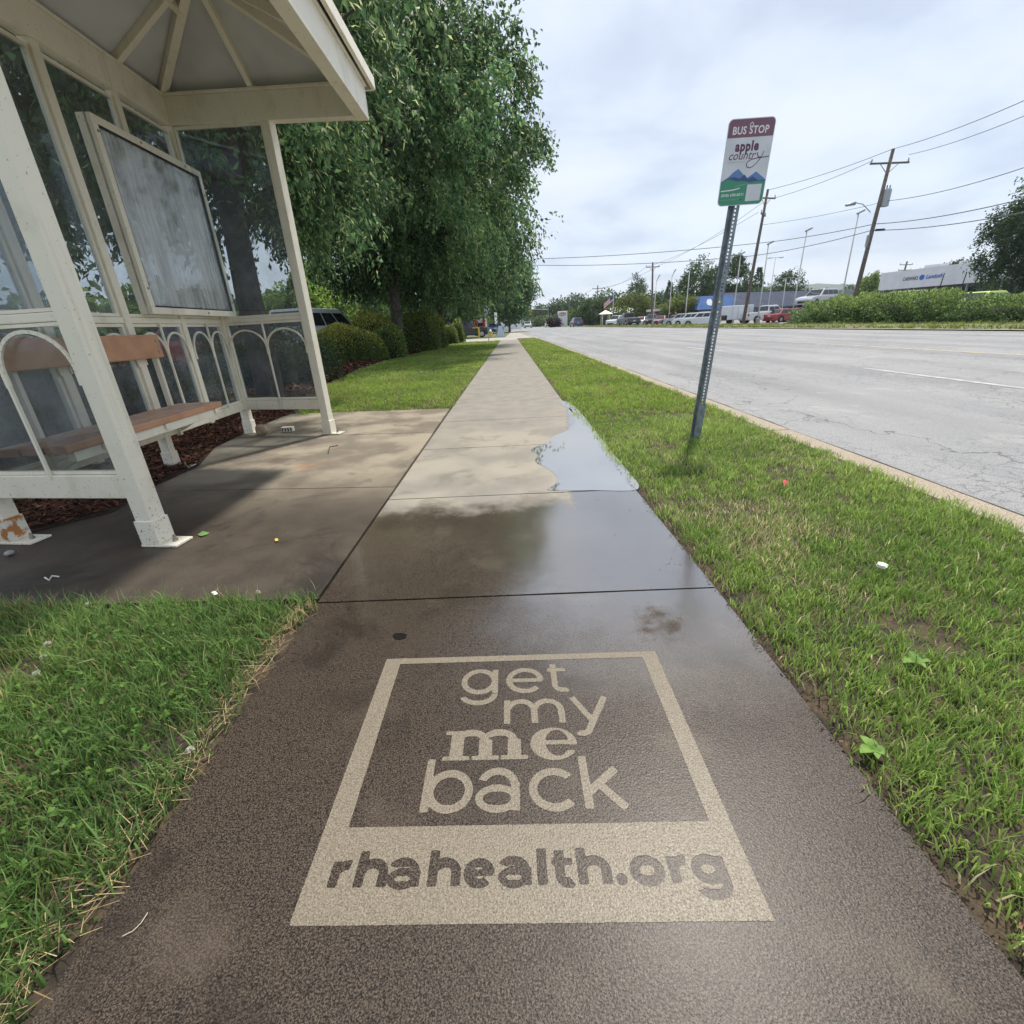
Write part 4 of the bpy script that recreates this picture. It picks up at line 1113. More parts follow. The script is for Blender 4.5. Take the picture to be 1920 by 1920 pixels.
bush('clipped_hedge', 'low hedge behind the back panels of the shelter', -5.4, 6.2, (.85, 1.9, .85), 12000, .05, 39, cols=((.018, .04, .02), (.05, .085, .035), (.10, .13, .04)), sunlit_top=.2)

# hedge along the far side of the road, in front of the car lot
RH = ((.045, .10, .035), (.16, .26, .08), (.36, .48, .15))
bush('roadside_hedge', 'ragged bright green hedge below the leaning utility pole', 23.6, 32.6, (1.6, 6.3, 1.60), 26000, .16, 41, cols=RH, z0=-.15, pw=3.2, sunlit_top=.9, rag=.12, fz=.22)
bush('roadside_hedge', 'darker hedge at the right edge, in front of the lime green car', 23.9, 22.5, (1.5, 4.3, 1.12), 17000, .13, 42, cols=RH, z0=-.12, pw=3.0, sunlit_top=.6, rag=.11, fz=.2)

# ------------------------------------------------------------------ vehicles
PAINT = {k: paint('car_paint_' + k, c) for k, c in dict(white=(.74, .76, .78), silver=(.45, .47, .50), red=(.32, .035, .04), dark_red=(.17, .015, .02), black=(.02, .021, .024), navy=(.02, .06, .16), slate=(.05, .06, .085),
                                                       lime=(.42, .56, .05), blue=(.10, .17, .34), grey=(.18, .19, .21)).items()}
M['lamp'] = pm('lamp_lens', (.75, .77, .8), rough=.1); M['tail'] = pm('tail_lens', (.45, .02, .02), rough=.15); M['plate'] = pm('number_plate', (.6, .6, .58), rough=.5)


def arch_bottom(ys, r, z0, zc):
    """underside from front to rear, with a round cut over each wheel"""
    pts = []
    for yc in sorted(ys, reverse=True):
        a0 = math.asin(max(-1, min(1, (z0 - zc) / r)))
        for i in range(9):
            q = a0 + (math.pi - 2 * a0) * i / 8; pts.append((yc + r * math.cos(q), zc + r * math.sin(q)))
    return pts


def make_car(kind):
    t = empty({'pickup': 'pickup_truck'}.get(kind, kind), (0, 0, 0), 'car', 'car')
    if kind == 'suv': L, W, H, belt, r = 4.6, 1.86, 1.70, 1.05, .35
    elif kind == 'sedan': L, W, H, belt, r = 4.6, 1.80, 1.40, .90, .32
    elif kind == 'pickup': L, W, H, belt, r = 5.7, 1.95, 1.85, 1.18, .39
    h = L / 2; yr, yf = -h + L * .19, h - L * .185; hood = belt + .03
    top = {'suv': [(-h + .02, .62), (-h + .06, belt), (h - 1.35, belt), (h - .95, hood - .03), (h - .22, hood - .14), (h - .02, .74), (h, .52), (h - .06, .27)],
           'sedan': [(-h, .55), (-h + .05, .86), (-h + .7, .93), (h - 1.35, belt), (h - .8, .86), (h - .15, .70), (h, .5), (h - .06, .23)],
           'pickup': [(-h, .62), (-h + .02, 1.15), (-h + .5, belt), (h - 1.5, belt), (h - .25, 1.12), (h - .03, .98), (h, .55), (h - .06, .36)]}[kind]
    z0 = {'suv': .25, 'sedan': .2, 'pickup': .36}[kind]
    prof = top + [(p, q) for p, q in arch_bottom((yr, yf), r + .05, z0, r)] + [(-h + .06, z0)]
    k = W / 2
    def side(x): return [(x, a, b) for a, b in prof]
    n = len(prof); mb = MB()
    secs = [(-k + .05, .97), (-k, 1.0), (k, 1.0), (k - .05 + .05, 1.0)]
    vs = []
    for x_, s_ in ((-k + .06, 0), (-k, 1), (k, 1), (k - .06, 0)):
        pass
    mb.slab(side(-k), (W, 0, 0)); body = mb.build('body', PAINT['white'], t, bevel=.06)
    # greenhouse
    if kind == 'suv': yb0, yb1, yt0, yt1 = -h + .10, h - 1.25, -h + .45, h - 2.05
    elif kind == 'sedan': yb0, yb1, yt0, yt1 = -h + .55, h - 1.25, -h + 1.25, h - 2.15
    else: yb0, yb1, yt0, yt1 = -.45, h - 1.35, -.30, h - 2.1
    kb, kt = k - .04, k - .26; zb = belt - .06 if kind != 'sedan' else .84
    B_ = [V((-kb, yb0, zb)), V((kb, yb0, zb)), V((kb, yb1, zb)), V((-kb, yb1, zb))]; T_ = [V((-kt, yt0, H)), V((kt, yt0, H)), V((kt, yt1, H)), V((-kt, yt1, H))]
    mb = MB().add(B_ + T_, [(3, 2, 1, 0), (4, 5, 6, 7), (0, 1, 5, 4), (1, 2, 6, 5), (2, 3, 7, 6), (3, 0, 4, 7)]); mb.build('cabin', PAINT['white'], t, bevel=.05)
    def pane(name, a, b, c, d, u0, u1, v0, v1, parts=((0, 1),)):
        nrm = (b - a).cross(d - a).normalized() * .012; mb = MB()
        P_ = lambda u, v: a.lerp(b, u).lerp(d.lerp(c, u), v) + nrm
        for s0, s1 in parts:
            e0, e1 = u0 + (u1 - u0) * s0, u0 + (u1 - u0) * s1; mb.poly([P_(e0, v0), P_(e1, v0), P_(e1, v1), P_(e0, v1)])
        mb.build(name, M['carglass'], t)
    sp_ = ((0, .33), (.36, .66), (.69, 1)) if kind == 'suv' else ((0, .47), (.51, 1))
    pane('side_window', B_[1], B_[2], T_[2], T_[1], .05, .93, .20, .78, sp_); pane('side_window', B_[3], B_[0], T_[0], T_[3], .07, .95, .20, .78, tuple((1 - b, 1 - a) for a, b in sp_))
    pane('windshield', B_[2], B_[3], T_[3], T_[2], .06, .94, .14, .92); pane('rear_window', B_[0], B_[1], T_[1], T_[0], .08, .92, .22, .88)
    for x_ in (-k + .28, k - .28):
        MB().box((x_, h - .10, .70 if kind != 'pickup' else .95), (.40, .16, .14)).build('headlight', M['lamp'], t, bevel=.03)
        MB().box((math.copysign(k - .13, x_), -h + .05, {'suv': .92, 'sedan': .78, 'pickup': .92}[kind]), (.22, .12, .30 if kind != 'sedan' else .14)).build('taillight', M['tail'], t, bevel=.02)
    MB().box((0, -h - .005, .72), (.34, .02, .16)).build('number_plate', M['plate'], t)
    MB().box((0, h - .03, .50), (W * .62, .08, .20)).build('grille', M['black'], t, bevel=.02)
    if kind == 'pickup':
        MB().box((0, -h + 1.25, 1.165), (W - .34, 1.75, .05)).build('bed', M['black'], t)
    for y_ in (yr, yf):
        for s_ in (-1, 1):
            x_ = s_ * (k - .10)
            w_ = MB().lathe([(r * .62, -.10), (r * .93, -.10), (r, -.06), (r, .06), (r * .93, .10), (r * .62, .10)], (x_, y_, r), 18, 'x').build('wheel', M['black'], t, smooth=False)
            MB().lathe([(r * .15, s_ * .108), (r * .60, s_ * .105), (r * .62, s_ * .085)], (x_, y_, r), 10, 'x').build('rim', M['rim'], w_)
    return t


PROTO = {}
PAINTED = ('body', 'cabin')
def car(kind, color, loc, yaw, label, cat='car', group=None, sc=1.0):
    if kind not in PROTO: PROTO[kind] = t = make_car(kind)
    else:
        t = copy_tree(PROTO[kind])
    for ch in t.children:
        if ch.name.split('.')[0] in PAINTED:
            ch.material_slots[0].link = 'OBJECT'; ch.material_slots[0].material = PAINT[color]
    t.location = loc; t.rotation_euler = (0, 0, math.radians(yaw)); t.scale = (sc,) * 3
    t['label'] = label; t['category'] = cat
    if group: t['group'] = group
    return t


def X_at(px, py, Y): return PY(px, py, Y).x
def on(px, py, Y, z): p = PY(px, py, Y); return (p.x, Y, z)


RED_LOT = 'cars parked on the lot across the road'
car('suv', 'white', (-8.05, 21.4, .02), -12, 'white hatchback behind the golden clipped hedges on the left', sc=1.15)
car('suv', 'red', (-9.7, 15.2, -.10), 82, 'red car seen through the end panel of the shelter')
car('sedan', 'silver', (-9.9, 18.2, -.10), 84, 'silver car seen through the shelter beside the red one')
car('suv', 'white', (-7.5, 29.5, -.05), 75, 'white car roof showing beside the thick tree trunk')
car('suv', 'black', on(874, 613, 50, -.06), -80, 'black car behind the yellow barrier by the driveway')
car('sedan', 'grey', (-10.2, 8.4, -.10), 88, 'grey car parked behind the back panels of the shelter')
car('sedan', 'blue', on(927, 612, 70, -.07), 170, 'blue car parked beside the kiosk by the far pavement')
car('pickup', 'slate', on(1178, 605, 75, -.05), 4, 'dark blue pickup truck driving away on the far lane', 'pickup truck')
car('suv', 'navy', on(1080, 606, 100, -.05), 4, 'blue car driving away ahead of the dark pickup truck')
car('pickup', 'white', on(1436, 592, 57, -.2), -80, 'white pickup truck parked side-on behind the tall wooden pole', 'pickup truck')
car('sedan', 'red', on(1470, 595, 56, -.2), -70, 'bright red car parked beside the white pickup truck')
car('sedan', 'dark_red', on(1500, 596, 58, -.2), -80, 'dark red car half hidden by the end of the roadside hedge')
car('suv', 'white', on(1315, 600, 56, -.2), 60, 'white car nearest to the bus stop post on the lot across the road', sc=.88)
car('suv', 'white', on(1293, 600, 63, -.2), 60, 'white car second from the bus stop post, by the pale lamp pole', sc=.88)
car('suv', 'silver', on(1274, 602, 68, -.2), 60, 'silver car on the lot behind the two walking people', sc=.88)
car('sedan', 'grey', on(1262, 603, 77, -.2), 75, 'grey car at the left end of the parked row across the road')
car('sedan', 'red', on(1239, 604, 82, -.2), 150, 'red car in front of the brick building with a white roof')
car('suv', 'black', on(1222, 604, 84, -.2), 160, 'black car at the foot of the dark utility pole')
car('sedan', 'white', on(1202, 606, 88, -.2), 150, 'white car just right of the dark blue pickup truck')
car('pickup', 'white', on(1158, 606, 92, -.2), 140, 'white truck just left of the dark blue pickup', 'pickup truck')
car('sedan', 'white', on(1029, 608, 125, -.1), 172, 'white car coming along the road near the red and white pylon sign')
car('suv', 'silver', on(990, 610, 130, -.05), 172, 'silver car at the far end of the road near the street tree')
car('suv', 'silver', on(1531, 572, 52, 1.2), 115, 'silver car raised on the display ramp above the hedge')
car('suv', 'white', on(1688, 556, 46, .35), 100, 'white car behind the hedge below the white showroom', sc=1.05)
car('sedan', 'lime', on(1852, 560, 27.5, .05), -75, 'lime green car behind the hedge at the right edge')
rp = MB().slab([on(1505, 572, 50.5, 1.18), on(1560, 572, 50.5, 1.18), on(1560, 572, 54, 1.18), on(1505, 572, 54, 1.18)], (0, 0, -.10))
c0 = V(on(1531, 572, 52, 0))
ramp = empty('display_ramp', (c0.x, c0.y, -.2), 'grey display ramp that lifts the silver car above the hedge', 'ramp'); rp.build('deck', M['grey'], ramp)
for dx_ in (-1.4, 1.4):
    for dy_ in (-1.3, 1.3): MB().beam((c0.x + dx_, c0.y + dy_, -.2), (c0.x + dx_, c0.y + dy_, 1.08), .14, .14, up=(0, 1, 0)).build('leg', M['grey'], ramp)
# box trailer
bt = on(1381, 592, 58, -.2); tb = empty('box_trailer', bt, 'white box trailer with a dark nose parked behind the bus stop post', 'trailer')
V3 = V(bt)
MB().box(V3 + V((0, 0, 1.25)), (2.9, 1.9, 1.5)).build('box', PAINT['white'], tb, bevel=.05)
MB().box(V3 + V((-1.55, 0, .75)), (.22, 1.5, .5)).build('nose', M['dark'], tb, bevel=.02)
for x_ in (-.95, -.32, .32, .95): MB().box(V3 + V((x_, -.955, 1.25)), (.03, .012, 1.36)).build('panel_seam', M['grey'], tb)
for x_ in (-.8, .8): MB().lathe([(.2, -.1), (.32, -.1), (.34, 0), (.32, .1), (.2, .1)], tuple(V3 + V((0, 0, .34))), 14, 'x').build('wheel', M['black'], tb).matrix_parent_inverse = Matrix.Translation((x_, 0, 0)) @ Matrix.Rotation(math.pi / 2, 4, 'Z')

# ------------------------------------------------------------------ poles, lamps and wires


def utility_pole(label, base, top, r0, r1, arms, group='utility poles across the road', braces=True):
    t = empty('utility_pole', base, label, 'utility pole', group)
    b, tp = V(base), V(top); d = (tp - b).normalized()
    MB().tube([b + V((0, 0, -.2)), b.lerp(tp, .5), tp], r0, 10, r1).build('shaft', M['wood'], t, smooth=True)
    for dist, half, ang in arms:
        c = tp - d * dist; a = V((math.cos(ang), math.sin(ang), .0))
        ar = MB().beam(c - a * half, c + a * half, .10, .12)
        if braces:
            for s_ in (-1, 1): ar.beam(c + a * (s_ * half * .5), c - d * .75, .035, .035)
        ao = ar.build('crossarm', M['wood'], t)
        for s_ in (-.94, .94): MB().lathe([(.03, .05), (.05, .10), (.055, .2), (.03, .32)], tuple(c + a * (half * s_)), 8).build('insulator', M['grey'], ao)
    return t, b, tp, d


U1b, U1t = G(1592, 600, -.15), None
U1Y = 45.0
U1b = V((PY(1592, 600, U1Y).x, U1Y, -.15)); U1t = PY(1675, 279, U1Y)
u1, _, _, d1 = utility_pole('nearest utility pole, leaning, with a transformer and a street light arm', U1b, U1t, .20, .13, [(.95, 1.65, .05)])
tc0 = U1t - d1 * 3.4 + V((.38, -.12, 0))
tf = MB().lathe([(.25, -.62), (.29, -.58), (.29, .55), (.24, .64)], tuple(tc0), 14).build('transformer', pm('transformer_grey', (.36, .39, .42), rough=.5), u1, smooth=False)
for dx_ in (-.12, .12): MB().lathe([(.05, .62), (.03, .70), (.05, .78), (.02, .92)], (tc0.x + dx_, tc0.y, tc0.z), 8).build('bushing', M['dark'], tf)
la = PY(1632, 398, U1Y); lb = PY(1601, 381, U1Y); lc = PY(1585, 385, U1Y)
ARM = MB(); ARM.tube([la, la.lerp(lb, .5) + V((0, 0, .25)), lb + V((0, 0, .06)), lb], .035, 8); ao = ARM.build('lamp_arm', M['grey'], u1)
MB().tube([lb + V((.1, 0, .0)), lb.lerp(lc, .35) + V((0, 0, -.02)), lb.lerp(lc, .8) + V((0, 0, -.03)), lc], .15, 10, .07).build('street_light_head', M['grey'], ao, smooth=True)
cb_ = PY(1626, 452, U1Y); MB().box(cb_, (.14, .16, .9)).build('service_box', M['grey'], u1)
hg = PY(1650, 431, U1Y); MB().box(hg + V((0, 0, 0)), (.75, .14, .16)).build('cable_enclosure', M['dark'], u1)
U2Y = 55.0
U2b = V((PY(1393, 606, U2Y).x, U2Y, -.2)); U2t = PY(1440, 355, U2Y)
u2, _, _, d2 = utility_pole('pale weathered utility pole rising behind the bus stop post', U2b, U2t, .19, .12, [(.75, 1.15, .3), (2.2, 1.0, .9)])
U3Y = 88.0
U3b = V((PY(1222, 606, U3Y).x, U3Y, -.2)); U3t = PY(1224, 492, U3Y)
u3, _, _, _ = utility_pole('dark straight utility pole above the brick building', U3b, U3t, .20, .14, [(.7, 1.2, .1)])
U4t = PY(1121, 535, 135); U4b = V((U4t.x - .1, 135, -.3)); utility_pole('far utility pole in front of the wooded hill, above the pickup truck', U4b, U4t, .2, .14, [(.8, 1.5, .1)], braces=False)
U5t = PY(1067, 552, 180); U5b = V((U5t.x, 180, -.3)); utility_pole('farthest utility pole, beside the traffic signal on the road', U5b, U5t, .2, .14, [(.9, 1.7, .1)], braces=False)
U6t = PY(1701, 490, 105); U6b = V((U6t.x - .4, 105, 0)); utility_pole('short utility pole standing behind the white showroom roof', U6b, U6t, .2, .15, [(.6, 1.6, .2), (1.6, 1.6, .2)], braces=False)


def wire(a, b, sag, label, group, r=.018, n=14):
    a, b = V(a), V(b); pts = [a.lerp(b, i / n) - V((0, 0, sag * 4 * (i / n) * (1 - i / n))) for i in range(n + 1)]
    o = MB().tube(pts, r, 5).build('overhead_wire', M['wire']); return tag(o, label, 'wire', group)


WG = 'overhead wires along the far side of the road'
def off(px, py, Y): return PY(px, py, Y)
wire(U1t, off(2010, 148, 27), .25, 'highest wire running right from the top of the nearest utility pole', WG, .02)
wire(off(1704, 290, U1Y), off(2010, 179, 27), .25, 'second highest wire, from the right crossarm end of the nearest pole', WG, .018)
wire(off(1660, 377, U1Y), off(2010, 283, 27), .35, 'middle wire running right from beside the transformer', WG, .022)
wire(off(1640, 420, U1Y), off(2010, 350, 27), .3, 'upper one of the two thick low cables right of the nearest pole', WG, .028)
wire(off(1634, 432, U1Y), off(2010, 380, 27), .3, 'lower one of the two thick low cables right of the nearest pole', WG, .028)
wire(U1t, off(1441, 356, U2Y), .2, 'highest wire between the nearest pole and the pale weathered pole', WG, .02)
wire(off(1637, 301, U1Y), off(1449, 372, U2Y), .2, 'wire from the left crossarm end to the pole behind the bus stop post', WG, .018)
wire(off(1651, 380, U1Y), off(1425, 422, U2Y), .15, 'wire passing over the street light arm to the pale weathered pole', WG, .016)
wire(off(1640, 420, U1Y), off(1412, 457, U2Y), .15, 'upper thick cable between the two nearest utility poles', WG, .026)
wire(off(1634, 432, U1Y), off(1408, 480, U2Y), .2, 'lower thick cable between the two nearest utility poles', WG, .026)
LP = V((-9.5, 62, 9.0))
wire(off(1412, 457, U2Y), off(905, 487, 66), .35, 'upper thick cable crossing above the road into the street trees', WG, .028)
wire(off(1408, 480, U2Y), off(905, 494, 66), .5, 'lower thick cable crossing above the road into the street trees', WG, .028)
wire(off(1430, 380, U2Y), U3t + V((.9, 0, -.6)), .5, 'thin wire falling from the pale pole to the dark straight pole', WG, .018)
wire(off(1422, 398, U2Y), U3t + V((-.9, 0, -.6)), .5, 'lowest thin wire falling from the pale pole to the dark straight pole', WG, .018)
wire(U3t + V((-1, 0, -.6)), U4t + V((1.2, 0, -.7)), .8, 'thin wire from the dark straight pole to the far pole', WG, .022)
wire(U3t + V((1, 0, -.6)), U4t + V((-1.2, 0, -.7)), .8, 'second thin wire from the dark straight pole to the far pole', WG, .022)
wire(U4t + V((-1.2, 0, -.7)), U5t + V((-1.4, 0, -.8)), .9, 'faint wire between the two farthest poles', WG, .025)

LG = 'lamp poles of the car lots'
def lot_lamp(label, px, py, tx, ty, Y, head='box', r=.075, z=-.2, flip=1):
    b = V((PY(px, py, Y).x, Y, z)); t = PY(tx, ty, Y); t.x = (t.x + b.x) / 2 * 0 + t.x
    e = empty('lot_lamp', b, label, 'lamp post', LG)
    MB().lathe([(.22, 0), (.22, .5), (.18, .55)], tuple(b), 10).build('footing', M['concrete'], e)
    MB().tube([b, t], r, 8, r * .7).build('pole', M['lotpole'], e, smooth=True)
    if head == 'box':
        MB().beam(t + V((-.12, 0, -.02)), t + V((.42 * flip, -.1, .22)), .34, .16).build('lamp_head', M['grey'], e, bevel=.02)
    elif head == 'arm':
        MB().tube([t, t + V((.10, 0, .25)), t + V((.28, 0, .62))], .05, 6).build('arm', M['grey'], e)
        MB().beam(t + V((.2, 0, .5)), t + V((.46, 0, .95)), .2, .12).build('lamp_head', M['grey'], e)
    else:
        MB().beam(t + V((-.9, 0, .02)), t + V((.9, 0, .06)), .05, .05).build('arm', M['grey'], e)
        for s_ in (-.85, .85): MB().beam(t + V((s_ - .22, 0, .0)), t + V((s_ + .22, 0, .06)), .22, .10).build('lamp_head', M['grey'], e)


lot_lamp('lamp pole by the two walking people, leftmost of the pale lamp poles', 1224, 606, 1231, 528, 80, 'arm')
lot_lamp('pale lamp pole between the walking people and the dark pole', 1253, 606, 1260, 519, 74, 'arm')
lot_lamp('pale lamp pole in front of the white parked cars', 1284, 605, 1293, 508, 69, 'arm')
lot_lamp('pale lamp pole hidden low behind the bus stop post', 1341, 600, 1352, 480, 60, 'arm')
lot_lamp('pale lamp pole behind the box trailer, close to the weathered pole', 1373, 602, 1389, 477, 63)
lot_lamp('pale lamp pole in front of the white pickup truck', 1421, 600, 1441, 458, 55)
lot_lamp('twin headed lamp pole in front of the long slate blue roof', 1437, 596, 1454, 484, 72, 'twin', .06)
lot_lamp('short plain pole in front of the long slate blue roof', 1465, 592, 1474, 522, 66, 'none', .06) if False else lot_lamp('short lamp pole behind the red cars', 1465, 592, 1474, 522, 66, 'twin', .06)
lot_lamp('tall pale lamp pole beside the bright red car', 1484, 597, 1513, 433, 54)
lot_lamp('tallest pale lamp pole, rising from behind the hedge left of the leaning pole', 1573, 585, 1610, 400, 50)

# ------------------------------------------------------------------ buildings across the road


def facade(p0, p1, z0, z1):
    return [V((p0[0], p0[1], z0)), V((p1[0], p1[1], z0)), V((p1[0], p1[1], z1)), V((p0[0], p0[1], z1))]


# white showroom
A_, B_2 = V((PY(1645, 548, 74).x, 74, 0)), V((PY(1870, 532, 59).x, 59, 0))
sr = empty('showroom', A_, 'white flat roofed car showroom with blue lettering on its deep fascia', 'building')
dS = (B_2 - A_).normalized(); nS = V((dS.y, -dS.x, 0)) * (-1 if V((dS.y, -dS.x, 0)).y > 0 else 1); B_2 = A_ + dS * 24
w_fas = pm('white_fascia', (.70, .71, .72), (.64, .65, .66), 1, .5)
zF0, zF1 = 3.05, 5.35
MB().slab([Z(A_, zF0), Z(B_2, zF0), Z(B_2, zF1) , Z(A_, zF1)], tuple(nS * -.35)).build('fascia', w_fas, sr)
MB().slab([Z(A_ - nS * .35, zF1 - .5), Z(B_2 - nS * .35, zF1 - .5), Z(B_2 - nS * 18, zF1 - .5), Z(A_ - nS * 18, zF1 - .5)], (0, 0, .35)).build('roof', M['grey'], sr)
wl = MB(); wl.slab([Z(A_ - nS * 2 + dS * .4, -.2), Z(B_2 - nS * 2, -.2), Z(B_2 - nS * 2, zF0 + .4), Z(A_ - nS * 2 + dS * .4, zF0 + .4)], tuple(nS * -.2)); wl.slab([Z(A_ - nS * 2, -.2), Z(A_ - nS * 18, -.2), Z(A_ - nS * 18, zF1 - .5), Z(A_ - nS * 2, zF1 - .5)], tuple(dS * .3))
wl.build('wall', pm('showroom_wall', (.17, .16, .16), (.13, .12, .12), 1, .6), sr)
for i in range(6): a = A_ - nS * 1.985 + dS * (1.5 + i * 3.7); MB().slab([Z(a, .1), Z(a + dS * 3.0, .1), Z(a + dS * 3.0, 2.7), Z(a, 2.7)], tuple(nS * .02)).build('window', M['carglass'], sr)
for i in range(7): a = A_ - nS * .5 + dS * (.6 + i * 3.7); MB().beam(Z(a, -.2), Z(a, zF0), .2, .2, up=(1, 0, 0)).build('column', M['grey'], sr)
for i, k in enumerate((5.2, 9.6, 14)): a = A_ + dS * k - nS * 3; MB().box(Z(a, zF1 + .15), (2.0, 1.6, .6), math.atan2(dS.y, dS.x)).build('roof_unit', M['white'], sr)
def sf(u, v, d=.03): return A_ + dS * u + V((0, 0, v)) + nS * d
s_l = MB(); blk = pm('black_lettering', (.05, .05, .06), rough=.5); blu = pm('blue_lettering', (.03, .12, .50), rough=.5)
text_mesh('lettering', 'CARWAKS', lambda u, v: sf(3.5 + u, 4.0 + v), 2.1, .46, blk, sr, .02)
pts_ = [(6.1 + .33 * math.cos(q * math.pi / 8), 4.25 + .33 * math.sin(q * math.pi / 8)) for q in range(16)]
MB().slab([sf(*p, .005) for p in pts_], tuple(nS * .03)).build('round_emblem', blu, sr)
text_mesh('lettering', 'Landush', lambda u, v: sf(6.65 + u + v * .3, 4.0 + v), 2.0, .52, blu, sr, .03)
# flag-like display frames leaning on the showroom front
for k in (9.6, 12.2, 13.6, 15.1, 19.4, 21.4):
    a = A_ + nS * 1.2 + dS * k
    f = MB(); f.tube([Z(a, -.2), Z(a + dS * .25, 4.9 - .05 * k)], .055, 6); tag(f.build('sign_pole', M['dark']), 'thin dark pole standing in front of the white showroom fascia', 'pole', 'thin poles in front of the showroom')

# long low building with a slate roof
rA, rB = V((PY(1368, 578, 96).x, 96, 0)), V((PY(1645, 575, 122).x, 122, 0)); rd = (rB - rA).normalized(); rn = V((-rd.y, rd.x, 0))
lo_b = empty('long_shop', rA, 'long low building with a slate blue hipped roof behind the lamp poles', 'building')
slate = pm('slate_blue_roof', (.045, .055, .085), (.06, .072, .105), .7, .8, spec=.08)
lw_ = rB - rA
MB().slab([rA, rB, rB + rn * 10, rA + rn * 10], (0, 0, 2.1)).build('wall', pm('blue_grey_wall', (.16, .19, .24), rough=.8), lo_b)
ra, rb_ = Z(rA - rn * .8, 1.9), Z(rB - rn * .8, 1.9)
MB().add([ra, rb_, rb_ + rn * 5 + V((0, 0, 3.0)), ra + rn * 5 + V((0, 0, 3.0)), rb_ + rn * 11, ra + rn * 11], [(0, 1, 2, 3), (3, 2, 4, 5), (0, 3, 5), (1, 4, 2)]).build('roof', slate, lo_b)
for i in range(9): a = rA - rn * .02 + rd * (3 + i * 5.2); MB().slab([Z(a, .3), Z(a + rd * 2.6, .3), Z(a + rd * 2.6, 1.7), Z(a, 1.7)], tuple(rn * -.03)).build('window', M['carglass'], lo_b)
# blue fronted shop
bA = V((PY(1306, 580, 92).x, 92, 0)); bB = V((PY(1378, 580, 92).x, 92, 0))
bs = empty('blue_shop', bA, 'shop with a bright blue sloping fascia behind the bus stop post', 'building')
MB().slab([bA + V((.5, .8, 0)), bB + V((0, .8, 0)), bB + V((0, 8, 0)), bA + V((.5, 8, 0))], (0, 0, 2.4)).build('wall', pm('shop_wall', (.10, .10, .12), rough=.8), bs)
a, b = Z(bA, 1.9), Z(bB, 1.9); up_ = V((0, 1.6, 2.3))
MB().add([a, b, b + up_, a + up_ + V((1.2, 0, 0)), a + V((0, 8, 0)), b + V((0, 8, 0)), b + V((0, 7, 2.3)), a + V((1.2, 7, 2.3))], [(0, 1, 2, 3), (0, 3, 7, 4), (1, 5, 6, 2), (3, 2, 6, 7), (0, 4, 5, 1), (4, 7, 6, 5)]).build('fascia', pm('blue_fascia', (.04, .12, .34), (.055, .15, .38), 1, .5), bs)
def bf(u, v): q = v / 2.3; return a + V((u, 1.6 * q - .03, v))
MB().poly([bf(*p) for p in ((2.2, .7), (2.9, .6), (3.2, 1.2), (2.9, 1.8), (2.3, 1.7), (2.0, 1.2))]).build('emblem', M['white'], bs)
MB().poly([bf(*p) for p in ((3.5, .75), (4.6, .75), (4.6, 1.5), (3.5, 1.5))]).build('emblem_panel', M['yellow'], bs)
for i in range(3): MB().box(bA + V((1.6 + i * 1.9, .78, 1.2)), (1.5, .04, 1.5)).build('window', M['carglass'], bs)
# brick building
k0 = V((PY(1228, 600, 100).x, 100, -.2)); k1 = V((PY(1249, 600, 100).x, 100, -.2)); kb_ = empty('brick_building', k0, 'small brick building with a white flat roof behind the lamp poles', 'building')
MB().slab([k0, k1, k1 + V((0, 6, 0)), k0 + V((0, 6, 0))], (0, 0, 2.3)).build('wall', pm('brick', (.20, .09, .065), (.15, .07, .05), 5, .9), kb_)
MB().slab([Z(k0 + V((-.2, -.3, 0)), 2.1), Z(k1 + V((.2, -.3, 0)), 2.1), Z(k1 + V((.2, 6, 0)), 2.1), Z(k0 + V((-.2, 6, 0)), 2.1)], (0, 0, .45)).build('roof', M['white'], kb_)
MB().box(k0.lerp(k1, .4) + V((0, -.02, 1.1)), (.8, .05, 1.2)).build('window', M['carglass'], kb_)
# far white roofs among the trees
for (pxa, pxb, zt0, Y, lb_) in ((1148, 1166, 3.4, 115, 'white roofed shed among the trees, left of the pickup truck'), (1178, 1188, 3.2, 118, 'small white roofed shed behind the pickup truck')):
    a = V((PY(pxa, 590, Y).x, Y, -.2)); b = V((PY(pxb, 590, Y).x, Y, -.2)); t = empty('shed', a, lb_, 'shed')
    MB().slab([a, b, b + V((0, 4, 0)), a + V((0, 4, 0))], (0, 0, zt0 - 1.0)).build('wall', M['twigs'], t)
    MB().slab([Z(a + V((-.3, -.5, 0)), zt0 - 1.2), Z(b + V((.3, -.5, 0)), zt0 - 1.2), Z(b + V((.3, 2, 0)), zt0), Z(a + V((-.3, 2, 0)), zt0)], (0, 0, .15)).build('roof', M['white'], t)

# pylon sign
py_ = V((PY(1055, 606, 118).x, 118, -.2)); ps = empty('pylon_sign', py_, 'tall white pylon sign with a red oval emblem by the far road', 'sign')
MB().slab([py_ + V((-1.15, 0, 0)), py_ + V((1.15, 0, 0)), py_ + V((1.15, .5, 0)), py_ + V((-1.15, .5, 0))], (0, 0, 3.55)).build('panel', M['white'], ps, bevel=.1)
em = MB()
for rx_, rz_, cx_, cz_ in ((.75, .36, 0, 0), (.24, .36, 0, 0), (.44, .16, 0, .17)):
    pts = [py_ + V((cx_ + rx_ * math.cos(q * math.pi / 12), -.04, 2.95 + cz_ + rz_ * math.sin(q * math.pi / 12))) for q in range(25)]
    em.tube(pts, .05, 5)
em.build('emblem', M['red'], ps)

